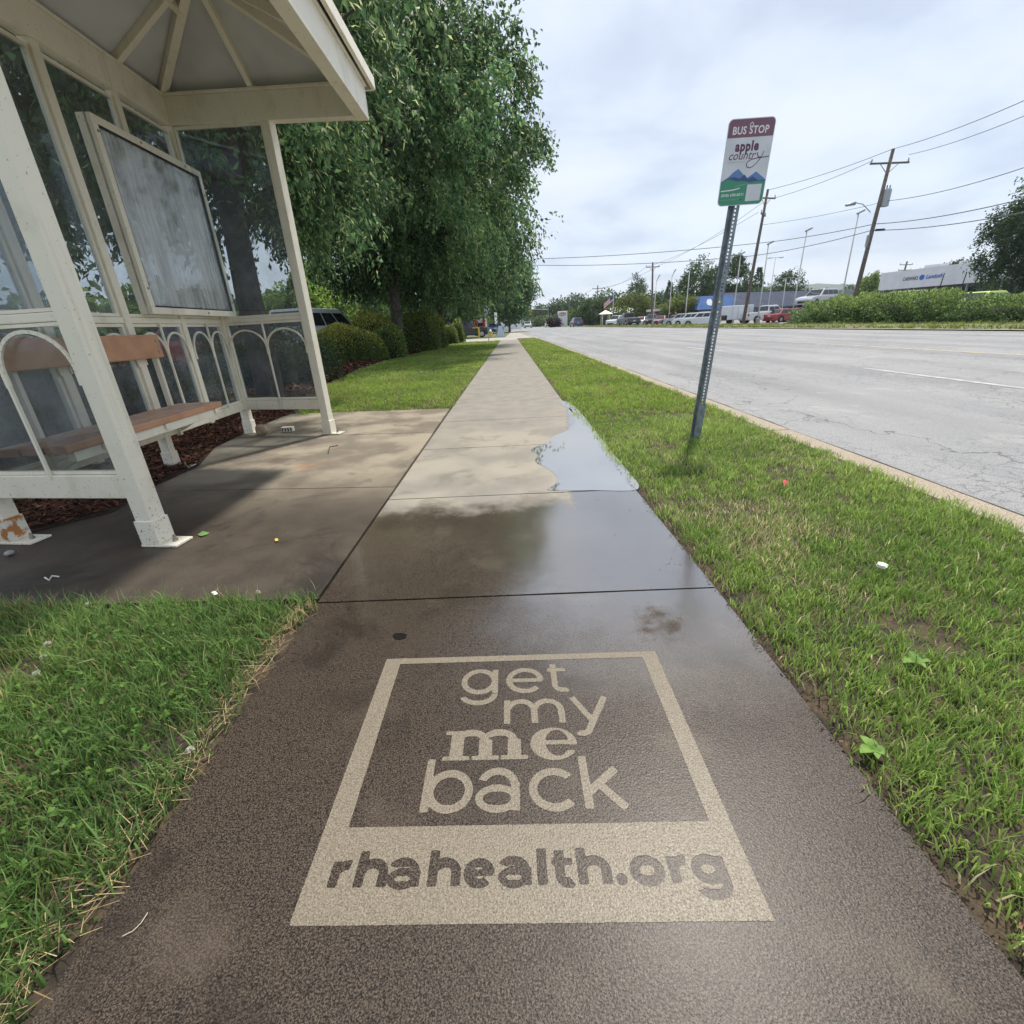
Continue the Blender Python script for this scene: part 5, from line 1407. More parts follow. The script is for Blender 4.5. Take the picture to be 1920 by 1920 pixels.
# far bus shelter on the other side
fs_ = V((PY(1136, 606, 92).x, 92, -.1)); f_sh = empty('far_bus_shelter', fs_, 'small cream bus shelter on the far side of the road', 'bus shelter')
for dx_ in (-.65, .65):
    for dy_ in (0, 1.4): MB().beam(fs_ + V((dx_, dy_, 0)), fs_ + V((dx_, dy_, 2.1)), .11, .11, up=(1, 0, 0)).build('post', M['cream'], f_sh)
a = [fs_ + V((sx * 1.15, sy, 2.1)) for sx, sy in ((-1, -.4), (1, -.4), (1, 1.8), (-1, 1.8))]; ap = fs_ + V((0, .7, 2.75))
MB().add(a + [ap], [(0, 1, 4), (1, 2, 4), (2, 3, 4), (3, 0, 4), (3, 2, 1, 0)]).build('roof', M['cream'], f_sh)
MB().slab([fs_ + V((-.6, 1.4, .3)), fs_ + V((.6, 1.4, .3)), fs_ + V((.6, 1.4, 2.0)), fs_ + V((-.6, 1.4, 2.0))], (0, .01, 0)).build('clear_panel', M['panel'], f_sh)

# flag
fl = V((PY(1148, 606, 104).x, 104, -.2)); ff = empty('flag_pole', fl, 'white flag pole in front of the wooded hill', 'flag pole')
MB().tube([fl, fl + V((.1, 0, 6.2))], .07, 6, .05).build('pole', M['white'], ff)
fg = MB(); nx_, ny_ = 8, 7
vs = [fl + V((.05 - u * 1.9, -.15 * math.sin(u * 6), 5.9 - v * 1.1 - u * 1.5)) for v in np.linspace(0, 1, ny_ + 1) for u in np.linspace(0, 1, nx_ + 1)]
for v in range(ny_):
    pass
fg.add(vs, [(j * (nx_ + 1) + i, j * (nx_ + 1) + i + 1, (j + 1) * (nx_ + 1) + i + 1, (j + 1) * (nx_ + 1) + i) for j in range(ny_) for i in range(nx_)])
fo = fg.build('flag', M['white'], None); fo.data.materials.append(pm('flag_red', (.45, .06, .09), rough=.7)); fo.data.materials.append(pm('flag_blue', (.06, .08, .25), rough=.7))
for i, p in enumerate(fo.data.polygons):
    r_, c_ = divmod(i, nx_); p.material_index = 2 if (r_ < 4 and c_ < 3) else (1 if r_ % 2 == 0 else 0)
sol = fo.modifiers.new('solid', 'SOLIDIFY'); sol.thickness = .01
tag(fo, 'drooping red white and blue flag hanging from the white pole', 'flag')

# traffic signals over the far junction
def signal(label, px, py, Y):
    p = PY(px, py, Y); b = V((p.x + 6, Y, -.3))
    t = empty('traffic_signal', b, label, 'traffic signal')
    MB().tube([b, b + V((0, 0, p.z + 1.3))], .12, 8, .09).build('pole', M['grey'], t)
    MB().tube([b + V((0, 0, p.z + 1.0)), V((p.x - .2, Y, p.z + 1.0))], .07, 6).build('mast_arm', M['grey'], t)
    hd = MB().box(p, (.75, .4, 1.5)).build('signal_head', M['yellow'], t, bevel=.05)
    for k in (-.45, 0, .45): MB().lathe([(.17, -.03), (.17, .0), (.1, .02)], (p.x, p.y, p.z + k), 8).build('lens', M['dark'], hd)
signal('yellow traffic signal hanging over the road left of the wooden poles', 1085, 582, 150)
signal('far yellow traffic signal close to the small street tree', 994, 586, 165)

# two walking people on the far verge


def person(base, h, label, shirt, trousers, facing, seed):
    b = V(base); s = h / 1.75; c_, s_ = math.cos(facing), math.sin(facing)
    P = lambda x_, y_, z_: V(((x_ * c_ - y_ * s_) * s, (x_ * s_ + y_ * c_) * s, z_ * s)) + b
    verts = [P(0, 0, .95), P(0, 0, 1.15), P(0, .02, 1.38), P(0, .02, 1.50), P(0, .05, 1.60), P(0, .05, 1.72),
             P(.18, .02, 1.40), P(.23, .04, 1.12), P(.22, .18, .90), P(-.18, .02, 1.40), P(-.23, -.05, 1.13), P(-.22, .02, .88),
             P(.09, 0, .90), P(.10, .14, .50), P(.10, .10, .08), P(.10, .24, .03), P(-.09, 0, .90), P(-.10, -.04, .50), P(-.10, -.24, .12), P(-.10, -.12, .03)]
    edges = [(0, 1), (1, 2), (2, 3), (3, 4), (4, 5), (2, 6), (6, 7), (7, 8), (2, 9), (9, 10), (10, 11), (0, 12), (12, 13), (13, 14), (14, 15), (0, 16), (16, 17), (17, 18), (18, 19)]
    rad = [.15, .14, .15, .06, .095, .085, .07, .048, .035, .07, .048, .035, .095, .065, .045, .035, .095, .065, .045, .035]
    me = bpy.data.meshes.new('person'); me.from_pydata([tuple(v) for v in verts], edges, []); o = bpy.data.objects.new('person', me); COL.objects.link(o)
    sk = o.modifiers.new('skin', 'SKIN'); 
    for i, rr in enumerate(rad): me.skin_vertices[0].data[i].radius = (rr * s, rr * s)
    me.skin_vertices[0].data[0].use_root = True
    su = o.modifiers.new('sub', 'SUBSURF'); su.levels = su.render_levels = 1
    bpy.context.view_layer.update()
    m2 = bpy.data.meshes.new_from_object(o.evaluated_get(bpy.context.evaluated_depsgraph_get()))
    bpy.data.objects.remove(o)
    for m_3 in (shirt, trousers, pm('skin_tone_%d' % seed, (.42, .25, .17), rough=.6), pm('hair_%d' % seed, (.04, .028, .02), rough=.8)): m2.materials.append(m_3)
    for p in m2.polygons:
        z_ = (p.center.z - b.z) / s
        p.material_index = 1 if z_ < .95 else (0 if z_ < 1.46 else (3 if z_ > 1.66 else 2)); p.use_smooth = True
        r_ = math.hypot(p.center.x - b.x, p.center.y - b.y) / s
        if .80 < z_ < 1.0 and r_ > .17: p.material_index = 2
    o = bpy.data.objects.new('person', m2); COL.objects.link(o)
    return tag(o, label, 'person', 'people walking on the far side of the road')


pa = PY(1255, 606, 70); person((pa.x, 70, -.12), 1.78, 'walking person in a dark top and dark trousers, left of the pair', pm('dark_top', (.03, .035, .06), rough=.8), pm('dark_trousers', (.02, .022, .04), rough=.8), 1.4, 1)
pa = PY(1265.5, 606, 69); person((pa.x, 69, -.12), 1.78, 'walking person in a red top, right of the pair', pm('red_top', (.55, .06, .04), rough=.8), pm('tan_trousers', (.25, .18, .13), rough=.8), 1.2, 2)

# ------------------------------------------------------------------ left: signs, barrier, hydrant, kiosk


def plate_sign(name, label, b, zt, sides, r, w=None, yaw=0.0):
    t = empty(name, b, label, 'sign'); B = V(b)
    MB().beam(B + V((0, .03, -.05)), B + V((0, .03, zt)), .055, .03, up=(0, 1, 0)).build('post', M['grey'], t)
    ca_, sa_ = math.cos(yaw), math.sin(yaw)
    if sides == 8: pts = [(r * math.cos(math.pi / 8 + i * math.pi / 4), r * math.sin(math.pi / 8 + i * math.pi / 4)) for i in range(8)]
    else: pts = [(-w, -r), (w, -r), (w, r), (-w, r)]
    MB().slab([B + V((x_ * ca_, x_ * sa_ - .0, zt - r + z_)) for x_, z_ in pts], (sa_ * .012, -.012 * ca_, 0)).build('sign_plate', M['grey'] if sides == 8 else M['white'], t)
    return t


p = PY(916, 632, 36.4); plate_sign('stop_sign', 'grey back of an eight sided stop sign at the driveway', (p.x, 36.4, -.05), 2.42, 8, .40, yaw=1.0)
p = PY(931, 622, 52); plate_sign('traffic_sign', 'small narrow white sign beyond the yellow hydrant', (p.x, 52, -.05), 2.3, 4, .55, .28, yaw=1.1)
p = PY(650, 590, 62); plate_sign('notice_sign', 'white square notice among the bright green trees on the left', (p.x, 62, -.1), 4.5, 4, .5, .42)
p = PY(622, 590, 58); t = empty('lamp_post', (p.x, 58, -.1), 'slim white lamp post left of the notice among the green trees', 'lamp post')
MB().tube([V((p.x, 58, -.1)), V((p.x, 58, 5.4))], .08, 8, .06).build('pole', M['white'], t); MB().box((p.x, 58, 5.45), (.6, .3, .14)).build('lamp_head', M['white'], t)
# yellow barrier
ba, bb = V((PY(873, 626, 50).x, 50, -.06)), V((PY(898, 626, 49).x, 49, -.06)); t = empty('barrier', ba, 'yellow pipe barrier in front of the kiosk', 'barrier')
for q in (ba, bb): MB().tube([q, q + V((0, 0, .95))], .11, 10).build('post', M['yellow'], t)
MB().tube([ba + V((-1.3, 0, .93)), bb + V((0, 0, .93))], .07, 8).build('rail', M['yellow'], t)
# hydrant
hp = V((PY(920, 630, 47).x, 47, -.05)); t = empty('fire_hydrant', hp, 'yellow fire hydrant with a white cap beside the driveway', 'hydrant')
MB().lathe([(.17, 0), (.17, .05), (.12, .06), (.12, .48), (.15, .50), (.15, .54)], tuple(hp), 12).build('barrel', M['yellow'], t)
MB().lathe([(.14, .54), (.12, .64), (.05, .70), (.04, .76)], tuple(hp), 12).build('cap', M['white'], t)
MB().lathe([(.06, -.22), (.07, -.2), (.07, .2), (.06, .22)], tuple(hp + V((0, 0, .38))), 8, 'x').build('nozzle', M['yellow'], t)
# kiosk
kp = V((PY(901, 618, 60).x, 60, -.08)); t = empty('kiosk', kp, 'red and white kiosk with two red pillars by the driveway', 'kiosk')
MB().box(kp + V((0, .6, .95)), (1.5, .8, 1.9)).build('body', M['white'], t, bevel=.03)
for x_ in (-.52, .45): MB().box(kp + V((x_, 0, .95)), (.28, .3, 1.9)).build('pillar', M['red'], t)
MB().box(kp + V((0, .15, 1.2)), (.66, .1, .5)).build('screen', M['dark'], t); MB().box(kp + V((0, .1, .75)), (.66, .2, .25)).build('shelf', M['white'], t)
# easel-like board beside the hydrant
ep = V((PY(938, 626, 48).x, 48, -.05)); t = empty('folding_sign', ep, 'pale folding board standing beyond the hydrant', 'sign')
MB().slab([ep + V((-.35, 0, 0)), ep + V((.45, 0, 0)), ep + V((.2, .25, 1.0)), ep + V((-.15, .25, 1.0))], (0, .03, 0)).build('board', pm('pale_blue_board', (.45, .52, .60), rough=.6), t)
MB().slab([ep + V((-.35, .6, 0)), ep + V((.45, .6, 0)), ep + V((.2, .32, 1.0)), ep + V((-.15, .32, 1.0))], (0, .03, 0)).build('back_board', M['grey'], t)
# far white chapel-like building and pale block
cp = V((PY(949, 616, 95).x, 95, -.1)); t = empty('white_building', cp, 'white building with a dark arched window behind the far street tree', 'building')
MB().slab([cp + V((-1.1, 0, 0)), cp + V((1.0, 0, 0)), cp + V((1.0, 5, 0)), cp + V((-1.1, 5, 0))], (0, 0, 2.4)).build('wall', M['white'], t)
MB().add([cp + V(q) for q in ((-1.3, -.2, 2.38), (1.2, -.2, 2.38), (0, -.2, 3.1), (-1.3, 5, 2.38), (1.2, 5, 2.38), (0, 5, 3.1))], [(0, 1, 2), (3, 5, 4), (0, 2, 5, 3), (1, 4, 5, 2), (0, 3, 4, 1)]).build('roof', M['white'], t)
MB().slab([cp + V((.3 * math.cos(q) + .1, -.02, 1.5 + .35 * math.sin(q))) for q in np.linspace(0, math.pi, 9)] + [cp + V((-.2, -.02, .9)), cp + V((.4, -.02, .9))], (0, -.03, 0)).build('window', M['dark'], t)
cp = V((PY(967, 614, 118).x, 118, -.1)); t = empty('white_building', cp, 'long white building beside the far end of the road', 'building')
MB().slab([cp + V((-2.4, 0, 0)), cp + V((1.4, 0, 0)), cp + V((-1.5, 28, 0)), cp + V((-5, 28, 0))], (0, 0, 3.4)).build('wall', M['white'], t)
MB().slab([cp + V((-2.6, -.2, 3.4)), cp + V((1.6, -.2, 3.4)), cp + V((-1.4, 28, 3.4)), cp + V((-5.2, 28, 3.4))], (0, 0, .3)).build('roof', M['grey'], t)
for k in range(4): MB().slab([cp + V((-2.0 + k * .85, -.01, 1.2)), cp + V((-1.5 + k * .85, -.01, 1.2)), cp + V((-1.5 + k * .85, -.01, 2.3)), cp + V((-2.0 + k * .85, -.01, 2.3))], (0, -.03, 0)).build('window', M['carglass'], t)

# ------------------------------------------------------------------ trees across the road, woods and hills
FG = ((.022, .055, .024), (.075, .13, .040)); YG = ((.06, .10, .022), (.15, .19, .045)); DG = ((.028, .062, .032), (.08, .135, .058)); LC = ((.05, .10, .05), (.12, .20, .08)); LGR = ((.07, .14, .025), (.20, .30, .06))
p = PY(1975, 470, 40); tree('roadside_tree', 'dark tree cut by the right edge beside the showroom', p.x, 40, 5.9, (4.5, 4.3, 5.0), 300, 18, 9, .24, .12, 51, cols=DG, tr=.22, z0=-.2, bract=0, zmin=1.4)


def far_tree(name, label, px, topy, Y, wpx, cols, seed, conifer=False, z0=-.3, n=70):
    p = PY(px, topy, Y); wz = wpx * Y / 925 / 2; H_ = p.z - z0
    if conifer:
        t = empty(name, (p.x, Y, z0), label, 'tree'); r = np.random.default_rng(seed); k = n * 20
        hh = r.random(k) ** 1.5; rad = (1 - hh) * wz * 2.0 * (.55 + .45 * r.random(k)) * (.75 + .25 * np.sin(hh * 40)); q = r.random(k) * 6.28
        pos = np.stack([p.x + rad * np.cos(q), Y + rad * np.sin(q), z0 + H_ * (.12 + .88 * hh)], 1)
        d = unit(np.stack([np.cos(q), np.sin(q), np.full(k, -.35)], 1) + r.normal(size=(k, 3)) * .3); tt = r.random((k, 1))
        co, tr, cc = leaves(pos, d, np.full(k, .7), np.full(k, .35), np.array(cols[0]) * (1 - tt) + np.array(cols[1]) * tt, r)
        np_mesh('crown', co, tr, 3, cc, M['leaf'], t); trunk(t, (p.x, Y, z0), (p.x, Y, p.z - .3), .16, .04, None)
    else:
        tree(name, label, p.x, Y, z0 + H_ * .60, (wz, wz, H_ * .42), n, 14, 7, .42, .26, seed, cols=cols, tr=.2, z0=z0, bract=0, nl=7, droop=.25, sig=wz * .14, lump=.35, hollow=.35)


far_tree('broad_tree', 'tallest dark round tree left of the bus stop post', 1312, 497, 108, 64, FG, 61)
far_tree('broad_tree', 'tall tree with an open top behind the weathered utility pole', 1386, 478, 118, 40, FG, 62)
far_tree('conifer', 'slim pointed conifer to the right of the weathered pole', 1425, 501, 125, 30, LC, 63, True)
far_tree('conifer', 'slim conifer above the two walking people', 1257, 527, 130, 24, LC, 64, True)
far_tree('broad_tree', 'loose tall pine above the wooded hill left of the dark pole', 1197, 527, 150, 46, FG, 65)
far_tree('broad_tree', 'round green tree above the long slate roof', 1474, 514, 130, 54, FG, 66)
far_tree('broad_tree', 'mid green tree behind the bus stop post', 1347, 506, 122, 44, FG, 67)
far_tree('yellow_green_tree', 'yellow green low tree behind the white parked cars', 1276, 556, 96, 58, YG, 68)
far_tree('yellow_green_tree', 'olive green low tree above the dark blue pickup truck', 1190, 556, 112, 70, YG, 69)
far_tree('yellow_green_tree', 'low green tree behind the far bus shelter', 1112, 570, 118, 60, FG, 70)
far_tree('broad_tree', 'light green tree at the left end of the white showroom', 1636, 519, 112, 36, LGR, 71)
far_tree('broad_tree', 'tree top showing over the middle of the showroom roof', 1795, 497, 98, 40, FG, 72)
for i, (px_, ty_, Y_, w_, l_) in enumerate(((596, 520, 52, 90, 'bright lime green tree farthest left under the street trees'), (665, 540, 60, 80, 'bright green tree behind the notice sign on the left'), (560, 530, 46, 80, 'bright green tree seen through the shelter end panel'))):
    far_tree('lime_tree', l_, px_, ty_, Y_, w_, LGR, 80 + i, z0=-.15, n=80)
far_tree('shrub', 'dark purple shrub at the foot of the white pylon sign', 1041, 598, 116, 16, ((.04, .025, .03), (.07, .045, .05)), 85, n=16)


def wood(name, label, pts, depth, seed, cols, leaf=.9, n=34, kcl=.3):
    """a wooded skyline: many crowns side by side along a line; pts = (x, y, ztop)"""
    r = np.random.default_rng(seed); P_ = np.array(pts, float); COs, TRs, CCs, base = [], [], [], 0
    segl = np.linalg.norm(np.diff(P_[:, :2], axis=0), axis=1); cum = np.concatenate([[0], np.cumsum(segl)]); m = int(cum[-1] * n / 20)
    s_ = r.random(m) * cum[-1]; x_ = np.interp(s_, cum, P_[:, 0]) + r.normal(0, 1.5, m); y_ = np.interp(s_, cum, P_[:, 1]) + r.random(m) * depth; zt = np.interp(s_, cum, P_[:, 2]) * (.72 + .33 * r.random(m) ** 1.4)
    sz = np.clip(zt * .22, 1.4, 4.5) * (.7 + .6 * r.random(m))
    for lev in (1.0, .72, .45, .2):
        c = np.stack([x_, y_ - (1 - lev) * 2, zt * lev - sz * .6 * lev], 1); k = 42
        u = unit(r.normal(size=(m, k, 3))); pos = (c[:, None, :] + u * sz[:, None, None] * (.55 + .5 * r.random((m, k, 1))) * np.array([1.1, 1.1, .95])).reshape(-1, 3)
        cb = np.repeat(1 + kcl * r.normal(size=m), k)[:, None]; t = r.random((m * k, 1)); col = (np.array(cols[0]) * (1 - t) + np.array(cols[1]) * t) * np.clip(cb, .45, 1.7)
        d = unit(u.reshape(-1, 3) + r.normal(size=(m * k, 3)) * .6 + np.array([0, 0, -.2]))
        co, tr, cc = leaves(pos, d, leaf * (.6 + .8 * r.random(m * k)), leaf * .7 * (.6 + .8 * r.random(m * k)), col, r)
        COs.append(co); TRs.append(tr + base); CCs.append(cc); base += len(co)
    return tag(np_mesh(name, np.concatenate(COs), np.concatenate(TRs), 3, np.concatenate(CCs), M['leaf']), label, 'woodland', kind='stuff')


def sky(px, py, Y): p = PY(px, py, Y); return (p.x, p.y, p.z)
wood('far_woodland', 'green wooded slope behind the car lots across the road', [sky(985, 590, 260), sky(1010, 573, 250), sky(1045, 560, 235), sky(1090, 553, 215), sky(1140, 546, 200), sky(1200, 548, 185), sky(1260, 548, 172), sky(1320, 535, 160), sky(1400, 532, 155), sky(1480, 540, 160), sky(1560, 545, 170)], 14, 91, FG)
wood('roadside_woodland', 'lower green trees and shrubs along the far road', [sky(1000, 596, 200), sky(1060, 588, 170), sky(1110, 580, 140), sky(1180, 580, 128), sky(1260, 575, 122), sky(1320, 566, 118)], 6, 92, ((.03, .065, .02), (.10, .15, .04)), .7)
wood('showroom_woodland', 'tree tops behind the white showroom and the slate roof', [sky(1600, 538, 150), sky(1660, 528, 140), sky(1740, 507, 128), sky(1800, 503, 118), sky(1860, 497, 110), sky(1960, 480, 100)], 8, 93, FG, .7)
wood('car_park_woodland', 'green trees beyond the car park behind the shelter', [(-34, -8, 3.4), (-36, 10, 3.2), (-34, 26, 3.6), (-32, 45, 6), (-27, 75, 6), (-14, 112, 6.5), (-5, 160, 7)], 8, 94, ((.04, .085, .02), (.13, .20, .045)), .7)
# far hills
def ridge(name, prof, Y, thick, mat):
    mb = MB(); n = len(prof); top = [V(sky(px, py, Y)) for px, py in prof]
    f = [V((p.x, Y - thick, -.5)) for p in top]; b = [V((p.x, Y + thick, -.5)) for p in top]
    mb.add(f + top + b, [(i, i + 1, n + i + 1, n + i) for i in range(n - 1)] + [(n + i, n + i + 1, 2 * n + i + 1, 2 * n + i) for i in range(n - 1)])
    return tag(mb.build(name, mat, smooth=True), kind='structure')
rr_ = random.Random(4)
ridge('hills', [(px, 541 - 9 * math.sin((px - 1380) / 330 * math.pi) + rr_.uniform(-1.2, 1.2)) for px in range(1380, 1720, 8)], 1500, 260, pm('hill_forest', (.030, .06, .035), (.05, .085, .045), .01, .95))
ridge('hills', [(px, 588 - 20 * math.sin((px - 940) / 420 * math.pi) + rr_.uniform(-1, 1)) for px in range(940, 1360, 8)], 900, 160, pm('hill_forest_near', (.030, .06, .03), (.05, .085, .04), .015, .95))

# ------------------------------------------------------------------ small things on the ground


def weed(label, px, py, L, seed, n=5):
    c = G(px, py, -.01); r = random.Random(seed); t = empty('broadleaf_weed', c, label, 'weed')
    lm = pm('weed_leaf_%d' % seed, (.085, .17, .018), (.13, .24, .03), 30, .7)
    for k in range(n):
        q = 6.28 * k / n + r.uniform(-.4, .4); l = L * r.uniform(.6, 1.1); d = V((math.cos(q), math.sin(q), 0)); s_ = V((-d.y, d.x, 0)); w = l * .24; vs = []; m = 6
        for i in range(m + 1):
            u = i / m; z_ = -.004 + l * (.75 * u - .55 * u * u); ww = w * math.sin(math.pi * min(1, u * .92 + .08)) + .001
            p_ = c + d * (l * u * .9) + V((0, 0, z_ + .02)); vs += [p_ - s_ * ww + V((0, 0, ww * .35)), p_, p_ + s_ * ww + V((0, 0, ww * .35))]
        fs = []
        for i in range(m):
            for j in (0, 1): fs.append((i * 3 + j, i * 3 + j + 1, i * 3 + j + 4, i * 3 + j + 3))
        MB().add(vs, fs).build('leaf', lm, t, smooth=True)


weed('bright green broad leaved weed in the middle of the sunny verge', 1712, 1250, .052, 3)
weed('round leaved weed growing over the pavement edge', 1632, 1415, .05, 4, 6)


def clover(px, py, seed, label):
    c = G(px, py, .0); t = empty('clover_flower', c, label, 'flower'); r = np.random.default_rng(seed); n = 60
    MB().tube([c, c + V((.003, .002, .045))], .0012, 5).build('stem', pm('stem_green_%d' % seed, (.08, .16, .03), rough=.6), t)
    u = unit(r.normal(size=(n, 3))); u[:, 2] = np.abs(u[:, 2]) - .2
    pos = np.array(c) + np.array([.003, .002, .047]) + u * .003; k = .6 + .4 * r.random((n, 1)); col = np.array((.72, .72, .62)) * k
    co, tr, cc = leaves(pos, unit(u), np.full(n, .0085), np.full(n, .004), col, r); np_mesh('flower_head', co, tr, 3, cc, M['leaf'], t)


for i, (a, b, l_) in enumerate(((172, 1152, 'white clover flower nearest the shelter pad'), (97, 1228, 'white clover flower, left one of the two in the near lawn'), (90, 1254, 'white clover flower a little below another at the left edge'), (78, 1285, 'white clover flower lowest at the left edge'), (487, 1130, 'white clover flower at the corner of lawn and pad'), (365, 1432, 'white clover flower beside the pavement edge'))):
    clover(a, b, 100 + i, l_)


def flat_bit(name, label, cat, pts, z, mat, lift=.006, thick=.0012):
    ps = [G(a, b, z) for a, b in pts]; c = sum(ps, V()) / len(ps); r = random.Random(len(label))
    qs = [p + V((0, 0, r.uniform(0, lift))) for p in ps]
    return tag(MB().slab(qs, (0, 0, thick)).build(name, mat), label, cat)


gleaf = pm('fallen_leaf', (.12, .24, .07), rough=.5); pale = pm('pale_litter', (.72, .70, .64), rough=.6); yel = pm('yellow_petal', (.55, .42, .06), rough=.6)
flat_bit('fallen_leaf', 'fallen green leaf on the dark pad in front of the shelter', 'leaf', [(370, 1003), (380, 997), (393, 999), (387, 1004), (377, 1007)], .0, gleaf)
flat_bit('petal', 'small yellow petal on the dark pad', 'petal', [(515, 1012), (520, 1010), (523, 1015), (517, 1017)], .0, yel)
flat_bit('petal', 'white petal lying on the pad by the lawn', 'petal', [(396, 1112), (404, 1110), (410, 1114), (402, 1117)], .0, pale)
tw = MB(); a = [G(*q, .006) for q in ((84, 1083), (92, 1088), (97, 1080), (110, 1081))]; tw.tube(a, .004, 5); tag(tw.build('twig', pale), 'pale crooked twig on the pad at the left edge', 'twig')
a = [G(*q, .004) for q in ((230, 1755), (250, 1745), (265, 1730), (277, 1711))]; tag(MB().tube(a, .0009, 5).build('straw', pm('straw_pale', (.48, .42, .30), rough=.7)), 'pale curved straw on the wet pavement beside the lawn', 'straw')
a = [G(*q, .006) for q in ((615, 850), (618, 838), (634, 835))]; tag(MB().tube(a, .004, 5).build('twig', M['twigs']), 'dark curled twig on the sunlit pad by the shelter post', 'twig')
flat_bit('pebble', 'small black spot of tar on the wet pavement above the logo', 'spot', [(736, 1192), (742, 1187), (754, 1187), (763, 1190), (760, 1197), (748, 1200), (740, 1198)], .0004, M['tar'], .0002, .0012)
flat_bit('red_litter', 'tiny red scrap lying on the verge', 'litter', [(1467, 905), (1472, 903), (1476, 909), (1470, 912)], .03, M['red'], .02)
wl_ = G(1654, 1060, .03); mbx = bmesh.new(); bmesh.ops.create_icosphere(mbx, subdivisions=2, radius=.018)
for v in mbx.verts: v.co = v.co * (1 + .25 * math.sin(v.co.x * 300 + v.co.y * 210)); v.co.z *= .6
me = bpy.data.meshes.new('paper_scrap'); mbx.to_mesh(me); mbx.free(); me.transform(Matrix.Translation(wl_)); tag(link('paper_scrap', me, pale), 'crumpled white paper scrap in the grass of the verge', 'litter')
# stone at the far left of the pad, and the things by the corner leg
def stone(name, label, c, r, mat, cat, sq=(1, .8, .6), seed=1):
    mbx = bmesh.new(); bmesh.ops.create_icosphere(mbx, subdivisions=3, radius=r); rr = random.Random(seed); ph = [rr.uniform(0, 6) for _ in range(3)]
    for v in mbx.verts:
        k = 1 + .14 * math.sin(v.co.x / r * 2.3 + ph[0]) + .1 * math.sin(v.co.y / r * 3.1 + ph[1]); v.co = V((v.co.x * k * sq[0], v.co.y * k * sq[1], v.co.z * k * sq[2]))
    me = bpy.data.meshes.new(name); mbx.to_mesh(me); mbx.free(); me.transform(Matrix.Translation(c)); return tag(link(name, me, mat, smooth=True), label, cat)
stone('stone', 'grey pebble on the pad at the left edge', G(16, 1037, .012), .022, pm('pebble_grey', (.30, .31, .30), (.22, .22, .21), 40, .7), 'stone')
stone('tan_rock', 'tan rock leaning on the corner leg of the shelter', G(492, 806, .05), .085, pm('tan_rock', (.38, .29, .18), (.20, .14, .08), 16, .85), 'rock', (.75, .6, .95), 5)
kc = G(541, 809, 0); kb2 = empty('striped_block', kc, 'small striped white block lying by the shelter corner leg', 'block')
MB().box(kc + V((0, 0, .028)), (.13, .06, .055)).build('block', M['cream'], kb2, bevel=.008)
for i in range(4): MB().box(kc + V((-.048 + i * .032, -.031, .028)), (.014, .006, .034)).build('slot', M['dark'], kb2)
# grit washed onto the wet slabs
r_ = np.random.default_rng(31); n = 150
xy = np.stack([.05 + .70 * r_.random(n), 1.35 + 1.5 * r_.random(n)], 1); xy[:40] = np.stack([-.78 + 1.5 * r_.random(40), .4 + 3.0 * r_.random(40)], 1)
sz = .0012 + .0028 * r_.random(n) ** 3; oc = np.array([(1, 0, 0), (0, 1, 0), (-1, 0, 0), (0, -1, 0), (0, 0, .8)], float)
co = (np.stack([xy[:, 0], xy[:, 1], np.full(n, .0003)], 1)[:, None, :] + oc[None] * sz[:, None, None] * (.7 + .6 * r_.random((n, 5, 1)))).reshape(-1, 3)
i = np.arange(n)[:, None] * 5; tr_ = np.concatenate([i + np.array([[a, (a + 1) % 4, 4]]) for a in range(4)], 0); t = r_.random((n, 1))
tag(np_mesh('grit', co, tr_, 3, np.repeat(np.array((.03, .025, .02)) * (1 - t) + np.array((.14, .10, .07)) * t, 5, 0), M['chip']), 'dark grit scattered on the wet pavement', 'grit', kind='stuff')
# clover mixed into the near lawn
r_ = np.random.default_rng(32); n = 900
xy = np.stack([-.95 - 1.5 * r_.random(n), .3 + 1.25 * r_.random(n)], 1); xy = xy[fbm(xy[:, 0], xy[:, 1], 2.0) > .48]; n = len(xy)
pos = np.repeat(np.stack([xy[:, 0], xy[:, 1], .03 + .03 * r_.random(n)], 1), 3, 0); q = (np.repeat(r_.random(n) * 6.28, 3) + np.tile([0, 2.09, 4.19], n))
d = unit(np.stack([np.cos(q), np.sin(q), .15 + .3 * r_.random(3 * n)], 1)); t = r_.random((3 * n, 1))
co, tr_, cc = leaves(pos, d, .010 + .006 * r_.random(3 * n), .011 + .005 * r_.random(3 * n), np.array((.06, .14, .03)) * (1 - t) + np.array((.15, .25, .05)) * t, r_)
tag(np_mesh('clover_leaves', co, tr_, 3, cc, M['grass']), 'three leaved clover growing through the near lawn', 'clover', kind='stuff')
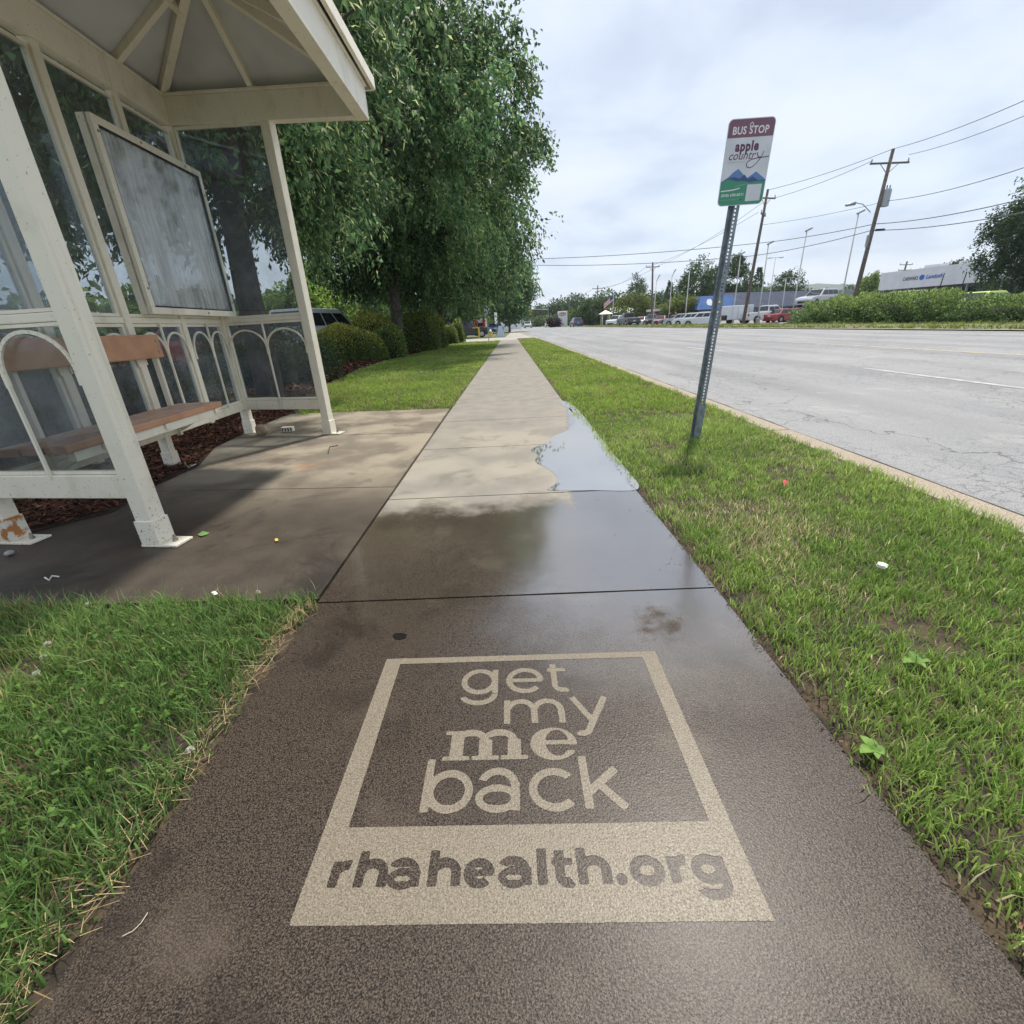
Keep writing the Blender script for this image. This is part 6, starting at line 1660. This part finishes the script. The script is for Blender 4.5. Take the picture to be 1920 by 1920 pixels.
# crumbs of soil and leaf litter on the edges of the pavement
chips('edge_litter', 'dark soil crumbs and leaf bits along the right pavement edge', rect(.735, .86, .1, 6.5), 5000, lambda q: (q[:, 0] > REx(q[:, 1]) - .045 * fbm(q[:, 0], q[:, 1], 5) + .008) & (q[:, 0] < REx(q[:, 1]) + .08), .0085, 61, lambda q: np.where(q[:, 0] > REx(q[:, 1]) + .005, -.010, .001) - .006, ((.018, .014, .010), (.085, .062, .04)))
# dry straws along the near edge of the pavement
r_ = np.random.default_rng(12); n = 420
xy = np.stack([-.83 - np.abs(r_.normal(0, .055, n)), .1 + 1.45 * r_.random(n)], 1); az = r_.random(n) * 6.28; L = .02 + .05 * r_.random(n)
d = np.stack([np.cos(az), np.sin(az), r_.normal(.1, .15, n)], 1); s_ = np.stack([-np.sin(az), np.cos(az), np.zeros(n)], 1) * .0008; c = np.stack([xy[:, 0], xy[:, 1], np.full(n, .002) + .02 * r_.random(n)], 1)
co = np.stack([c - s_, c + s_, c + d * L[:, None] + s_ * .5, c + d * L[:, None] - s_ * .5], 1).reshape(-1, 3); q = np.arange(n)[:, None] * 4 + np.arange(4)[None]; t = r_.random((n, 1))
tag(np_mesh('dead_grass', co, q, 4, np.repeat(np.array((.22, .15, .075)) * (1 - t) + np.array((.45, .35, .19)) * t, 4, 0), M['chip']), 'dry straw coloured clippings along the left pavement edge', 'dead grass', kind='stuff')

# ------------------------------------------------------------------ the damp air
hz = MB().add([(x_, y_, z_) for z_ in (-1.4, 130) for x_, y_ in ((-2700, -320), (2700, -320), (2700, 4700), (-2700, 4700))], [(3, 2, 1, 0), (4, 5, 6, 7), (0, 1, 5, 4), (1, 2, 6, 5), (2, 3, 7, 6), (3, 0, 4, 7)])
g = N('damp_air'); pv = g.n('ShaderNodeVolumePrincipled'); pv.inputs['Color'].default_value = (.86, .92, 1, 1); pv.inputs['Density'].default_value = .00022; pv.inputs['Anisotropy'].default_value = .2
g.t.links.new(pv.outputs[0], g.out.inputs[1])
tag(hz.build('haze', g.m), kind='stuff', label='thin pale haze that softens the far hills and trees')
